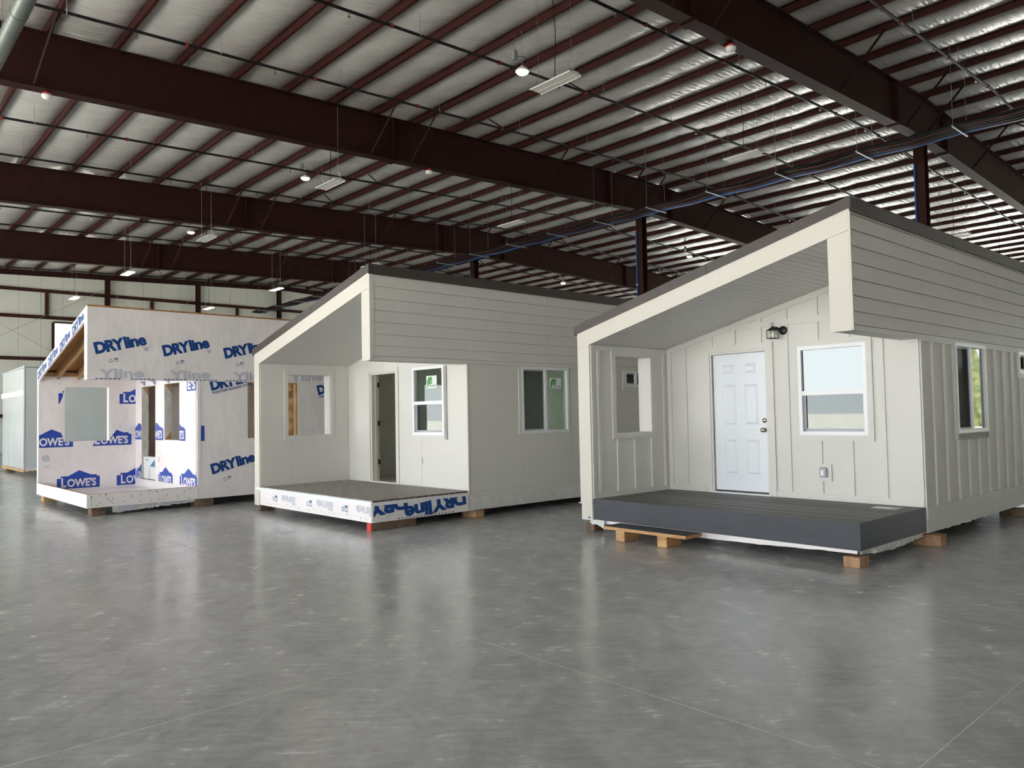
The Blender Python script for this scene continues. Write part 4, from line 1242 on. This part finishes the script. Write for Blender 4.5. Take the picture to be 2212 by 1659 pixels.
# ------------------------------------------------------------------ house covered in printed wrap
H1 = ((-10.427, 16.849, 0.0), -math.radians(47.31))
h = empty('tiny_house', H1[0], H1[1], 'unfinished tiny house covered in white house wrap printed with blue logos', 'house')
W, P, PW, ZD = 4.05, 1.97, 0.13, 0.39
DOOR = (0.585, 1.535, ZD - 0.02, 2.50)
WIN = (2.106, 3.023, 1.294, 2.505)
SWIN = (2.985, 4.11, 1.31, 2.475)
WOP = (0.49, 1.40, 1.285, 2.505)
ztl, soff, pt = house_shell(h, W, P, PW, 2.865, 3.845, 2.485, ZD, 0.15, M_WRAP, M_WRAP, [WOP], [DOOR, WIN], [SWIN], M_STUD)
sl1 = ztl(1) - ztl(0)
part('roof_sheathing', MB().prism([(-0.02, ztl(-0.02) - 0.03), (W + 0.02, ztl(W + 0.02) - 0.03), (W + 0.02, ztl(W + 0.02) - 0.012), (-0.02, ztl(-0.02) - 0.012)], lambda u, z, k: (u, -0.01 + (LH + 0.02) * k, z)), M_OSB, h)
for v in (0.34, 0.75, 1.16, 1.57):
    part('rafter', MB().prism([(PW, soff(PW) + 0.01), (W - 0.2, soff(W - 0.2) + 0.01), (W - 0.2, ztl(W - 0.2) - 0.032), (PW, ztl(PW) - 0.032)], lambda u, z, k, v=v: (u, v + 0.04 * k, z)), M_STUD, h)
part('ledger_board', MB().box(0.0, PW + 0.02, 0.0, P, soff(0) + 0.10, ztl(0) - 0.04), M_STUD, h)
fa = MB().prism([(-0.01, ztl(0)), (W + 0.004, ztl(W)), (W + 0.004, ztl(W) - 0.25), (W - 0.19, soff(W - 0.19) - 0.01), (0.55, soff(0.55) - 0.02), (-0.01, ztl(0) - 0.30)], lambda u, z, k: (u, 0.02 - 0.035 * k, z))
fo = part('wrapped_fascia', fa, M_WRAP, h)
part('drop_board', MB().box(W - 0.20, W + 0.004, -0.014, 0.02, 2.48, ztl(W) - 0.25), M_WRAP, h)
part('corner_post_board', MB().box(-0.008, PW, -0.012, 0.0, 0.41, ztl(0) - 0.28), M_WRAP, h)
# print along the sloping edge
for k in range(4):
    u = 0.10 + 0.98 * k
    dryline(fo, u, ztl(u) - 0.235, 0.86, 0.165, 'v', -0.015, rot=math.atan(sl1) + 0.06, clip=(0.0, W, 2.3, 4.0), marks=False)
# wrapped header sheet on the side
hs = part('wrap_sheet', MB().box(W - 0.001, W + 0.006, -0.014, LH, 2.488, 3.83), M_WRAP, h)
clh = (0.0, LH, 2.49, 3.8)
for k in range(6):
    dryline(hs, 0.125 + 1.195 * k, 2.955, 0.93, 0.205, 'u', W + 0.006, rot=0.235, clip=clh)
for k in range(5):
    put('wordmark', text2d('Yline', 0.035), M_GHOST, hs, (0.18 + 1.25 * k, 2.50), (0.78, 0.17), 'u', W + 0.006, rot=0.05, clip=clh)
for k in range(46):
    if k % 8 not in (6, 7):
        put('seam_print', RECT, M_NAVY, hs, (0.12 + 0.075 * k, 2.491), (0.05, 0.016), 'u', W + 0.006)
part('wrap_edge', MB().box(W - 0.01, W + 0.012, -0.016, LH, 3.815, 3.845), M_OSB, h)
# wall sheet prints
sw = pt['side']
cls = (P + 0.06, LH, 0.17, 2.475)
dryline(sw, 2.235, 2.30, 0.93, 0.20, 'u', W, rot=0.235, clip=(P, SWIN[0] + 0.1, 1.0, 2.475), sub='WEATHER BARRIER SYSTEMS')
dryline(sw, 2.245, 0.625, 0.95, 0.20, 'u', W, rot=0.235, clip=cls)
dryline(sw, 3.45, 0.625, 0.95, 0.20, 'u', W, rot=0.235, clip=cls)
dryline(sw, 4.66, 0.625, 0.95, 0.20, 'u', W, rot=0.235, clip=cls)
dryline(sw, 4.60, 2.22, 0.93, 0.20, 'u', W, rot=0.235, clip=(SWIN[1], LH, 1.0, 2.475), sub='WEATHER BARRIER SYSTEMS')
part('corner_fold', MB().box(W - 0.01, W + 0.01, P - 0.016, P + 0.05, 0.40, 2.48), M_WRAP, h)
for zz in (1.29,):
    put('logo_word', RECT, M_BLUE, sw, (P + 0.052, zz), (0.07, 0.3), 'u', W, 0.004)
# opening framing lumber in the side window and doorway
def stud_frame(parent, plane, val, op, t0, t1):
    for a, b, c, d in ((op[0] - 0.0, op[0] + 0.038, op[2], op[3]), (op[1] - 0.038, op[1], op[2], op[3]), (op[0], op[1], op[3] - 0.038, op[3])):
        part('stud', pl_box(plane, val, -t1, -t0, a, b, c, d), M_STUD, parent)
stud_frame(h, 'u', W, SWIN, 0.012, 0.14)
for op in (WIN, DOOR):
    jl = MB()
    for a, b, c, d in ((op[0], op[0] + 0.006, op[2], op[3]), (op[1] - 0.006, op[1], op[2], op[3]), (op[0], op[1], op[3] - 0.006, op[3])):
        q = pl_box('v', P, -0.15, 0.002, a, b, c, d)
        jl.add(q.v, q.f)
    part('jamb_wrap', jl, M_FILM, h)
    for zc, sg in ((op[3] - 0.007, -1),) + (((op[2] + 0.001, 1),) if op is WIN else ()):
        part('bare_stud_corner', MB().prism([(P + 0.01, zc), (P + 0.15, zc), (P + 0.15, zc + sg * 0.2)], lambda v, z, k, op=op: (op[0] + 0.006 + 0.004 * k, v, z)), M_STUD, h)
for k in range(4):
    part('stud', MB().box(W - 0.30, W - 0.26, 4.3 + 0.42 * k, 4.34 + 0.42 * k, ZD, 3.4), M_STUD, h)
for zz in (1.45, 1.72, 2.0, 2.3):
    part('blocking', MB().box(W - 0.26, W - 0.14, 4.02, 4.10, zz, zz + 0.14), M_STUD, h)
# folded flaps beside the porch opening
def flap(pts, parent=None, off=0.010):
    mb = MB().prism(pts, lambda s, z, k: (PW + 0.002 + off * k, s, z))
    part('wrap_flap', mb, M_WRAP, pt['wing'])
flap([(WOP[0] - 0.0, 1.30), (WOP[0], 2.38), (0.29, 1.86)])
flap([(WOP[1], 1.30), (WOP[1], 2.36), (1.80, 1.88)])
flap([(0.66, WOP[2] - 0.0), (1.12, WOP[2]), (0.88, 0.86)])
part('opening_liner', MB().box(-0.004, PW + 0.008, WOP[1] - 0.010, WOP[1] + 0.012, WOP[2], WOP[3]).box(-0.004, PW + 0.008, WOP[0] - 0.01, WOP[0] + 0.008, WOP[2], WOP[3]).box(-0.004, PW + 0.008, WOP[0], WOP[1], WOP[3] - 0.008, WOP[3] + 0.02), M_WRAP, pt['wing'])
wg, fw_ = pt['wing'], pt['front']
cw = (0.0, P, 0.2, 2.63)
LW, LHT = 0.86, 0.40
logo(wg, 0.345, 0.235, LW, LHT, 'u', PW, cw)
logo(wg, 1.565, 0.235, LW, LHT, 'u', PW, cw)
logo(wg, -0.20, 1.165, LW, LHT, 'u', PW, (0.0, WOP[0] - 0.02, 0.2, 2.6))
logo(wg, -0.20, 1.165, LW, LHT, 'u', PW, (WOP[0] - 0.02, 0.66, 0.2, WOP[2] - 0.005))
logo(wg, 1.02, 1.165, LW, LHT, 'u', PW, (WOP[1] + 0.02, P, 0.2, 2.6))
logo(wg, 1.02, 1.165, LW, LHT, 'u', PW, (1.0, WOP[1] + 0.02, 0.2, WOP[2] - 0.005))
logo(wg, 1.62, 2.12, LW, LHT, 'u', PW, cw)
logo(wg, 0.37, 2.13, LW, LHT, 'u', PW, (0.0, WOP[0] - 0.005, 2.1, 2.6))
put('wordmark', text2d('e', 0.03), M_GHOST, wg, (0.06, 0.86), (0.15, 0.14), 'u', PW, rot=0.1)
put('wordmark', text2d('W', 0.0), M_GHOST, wg, (0.10, 0.70), (0.11, 0.09), 'u', PW)
cf = (PW, W, 0.2, 2.62)
LWF = 0.90
logo(fw_, -0.10, 1.285, LWF + 0.1, 0.39, 'v', P, (PW, DOOR[0] - 0.01, 0.2, 2.6))
logo(fw_, 1.15, 1.285, LWF, 0.39, 'v', P, (DOOR[1] + 0.01, WIN[0] - 0.005, 0.2, 2.6))
logo(fw_, 2.46, 1.285, LWF, 0.39, 'v', P, (WIN[1] + 0.005, W - 0.02, 0.2, 2.6))
logo(fw_, 1.735, 0.31, 0.88, 0.40, 'v', P, cf)
logo(fw_, 3.04, 0.33, 0.95, 0.40, 'v', P, cf)
logo(fw_, 0.20, 0.34, 0.75, 0.40, 'v', P, (PW, DOOR[0] - 0.01, 0.2, 2.6))
for a, b in ((0.30, 0.55), (0.95, 0.62), (1.75, 0.7), (3.1, 0.45)):
    put('wordmark', text2d('line', 0.03), M_NAVY, fw_, (a + b, 2.64), (b, 0.13), 'v', P, rot=-0.15, flip=True, clip=(PW, W - 0.2, 2.505, 2.62))
put('logo_word', RECT, M_BLUE, fw_, (3.45, 2.3), (0.5, 0.28), 'v', P, clip=(3.45, W - 0.02, 2.28, 2.52))
put('logo_word', text2d("E'S", 0.04), M_WHITEPRINT, fw_, (3.5, 2.34), (0.42, 0.19), 'v', P, 0.006)
put('slit_mark', RECT, M_BLACK, fw_, (1.75, 0.80), (0.02, 0.12), 'v', P)
# wrapped rim around the porch floor
part('rim_board', MB().box(-0.005, W + 0.005, -0.015, 0.035, 0.152, 0.40), M_WRAP, h)
part('rim_board', MB().box(W - 0.035, W + 0.006, 0.035, P - 0.01, 0.152, 0.40), M_WRAP, h)
part('rim_top_edge', MB().box(0.0, W, -0.004, 0.03, 0.40, 0.404).box(W - 0.03, W + 0.0, 0.03, P - 0.02, 0.40, 0.404), M_OSB, h)
part('porch_subfloor', MB().box(PW, W - 0.04, 0.04, P, 0.185, 0.20), M_WRAP, h)
part('base_wrap', MB().box(PW, W - 0.036, P - 0.006, P + 0.018, 0.2, ZD - 0.01), M_WRAP, h)
part('loose_wrap', ragged(lambda t: (W - 0.04, 0.42 + t * 1.5), 30, 0.17, lambda t: 0.03 + 0.07 * t, 0.012, 21, 0.02), M_FILM, h, smooth=True)
put('wordmark', text2d('RYw', 0.04), M_GHOST, h, (0.5, 0.04), (1.3, 0.12), 'u', W - 0.01, clip=(0.45, 1.9, 0.03, 0.15), rot=0.05)
rr = random.Random(5)
for k in range(34):
    put('staple_dot', circ(8, 0.0, 0.5), M_GREEN, h, (0.05 + rr.uniform(0, 1) ** 1.6 * 1.8, 0.17 + rr.uniform(0, 0.21)), (0.02, 0.02), 'u', W + 0.006)
block('dark timber block under the outer corner of the wrapped house', 'timber_block', 3.86, 0.20, 0.26, 0.24, 0.148, M_OLDWOOD, H1)
block('pale timber block under the narrow end of the wrapped house porch', 'timber_block', 0.20, 0.18, 0.25, 0.25, 0.148, M_STUD, H1)
block('dark timber block below the lettered side of the wrapped house', 'timber_block', 3.90, 2.10, 0.3, 0.34, 0.148, M_OLDWOOD, H1)
c1, s1 = math.cos(H1[1]), math.sin(H1[1])
def h1w(u, v, z):
    return (H1[0][0] + c1 * u - s1 * v, H1[0][1] + s1 * u + c1 * v, z)
for k, (lab, z, sy, hh) in enumerate((('white carton at the bottom of the stack in the wrapped doorway', ZD + 0.001, 0.26, 0.255), ('white carton with blue print on top of the stack in the doorway', ZD + 0.257, 0.26, 0.25))):
    b = link('carton', MB().box(-0.42, 0.42, -sy / 2, sy / 2, 0, hh).mesh('carton', M_BOXW, bevel=0.004), None, h1w(1.06, P + 0.16, z), H1[1] + 0.012 * k)
    tag(b, lab, 'box')
    if k == 1:
        part('blue_print', MB().prism([(0.0, 0.03), (0.33, 0.03), (0.33, 0.19), (0.18, 0.13)], lambda x, zz, kk: (x, -sy / 2 - 0.001 - 0.0015 * kk, zz)), M_BOXB, b)
        part('lettering_band', MB().box(-0.28, -0.08, -sy / 2 - 0.002, -sy / 2, 0.17, 0.19), M_BOXB, b)
    else:
        part('carton_seam', MB().box(-0.06, 0.0, -sy / 2 - 0.002, -sy / 2, 0.01, hh - 0.01), M_SASH, b)

# ------------------------------------------------------------------ shrink wrapped unit at the far left
wu = empty('wrapped_unit', bw(-29.2, 5.05, 0.0), RZB, 'house module sealed in glossy white shrink film standing by the end wall', 'module')
sh = MB()
sh.box(-4.03, 0.0, 0.0, 9.0, 0.21, 3.55)
part('film_cover', MB().box(-4.03, 0.0, 0.04, 9.0, 0.21, 3.55), M_SHRINK, wu, bevel=0.02)
part('film_roof', MB().prism([(-4.06, 3.50), (0.03, 3.56), (0.03, 3.60), (-4.06, 3.53)], lambda u, z, k: (u, 0.0 + 9.03 * k, z)), M_SHRINK, wu)
# stretched front film: a shallow bulging sheet with vertical folds
vv, ff = [], []
nx, nz = 44, 24
rr = random.Random(11)
fold = [rr.uniform(-1, 1) for _ in range(nx + 1)]
for i in range(nx + 1):
    for j in range(nz + 1):
        x, z = i / nx, j / nz
        d = 0.035 * math.sin(math.pi * x) * math.sin(math.pi * z) + 0.004 * fold[i] * (1 - z) * math.sin(math.pi * x)
        vv.append((-4.0 + 3.97 * x, 0.035 - d, 0.22 + 3.28 * z))
for i in range(nx):
    for j in range(nz):
        k = i * (nz + 1) + j
        ff.append((k, k + nz + 1, k + nz + 2, k + 1))
part('front_film', MB().add(vv, ff), M_SHRINK, wu, smooth=True)
part('taped_seam', MB().box(-4.0, -0.02, -0.012, 0.0, 2.62, 2.80), M_WRAP, wu)
part('film_edge', MB().box(-0.03, 0.012, -0.012, 0.03, 0.2, 3.56), M_WRAP, wu)
part('pallet_board', MB().box(-4.0, -0.05, 0.02, 0.14, 0.12, 0.21).box(-0.16, -0.04, 0.02, 8.9, 0.12, 0.21), M_STUD, wu)
part('film_skirt', ragged(lambda t: (0.015, 0.05 + t * 8.8), 60, 0.26, lambda t: 0.17, 0.03, 31, 0.02), M_FILM, wu, smooth=True)
HW = ((bw(-29.2, 5.05).x, bw(-29.2, 5.05).y, 0), RZB)
block('brown timber block under the right edge of the film covered unit', 'timber_block', -0.15, 0.95, 0.3, 0.25, 0.118, M_OLDWOOD, HW)
block('brown timber block under the long side of the film covered unit', 'timber_block', -0.15, 5.0, 0.3, 0.25, 0.118, M_OLDWOOD, HW)
block('brown timber block under the outer front corner of the film covered unit', 'timber_block', -3.8, 0.25, 0.3, 0.25, 0.118, M_OLDWOOD, HW)
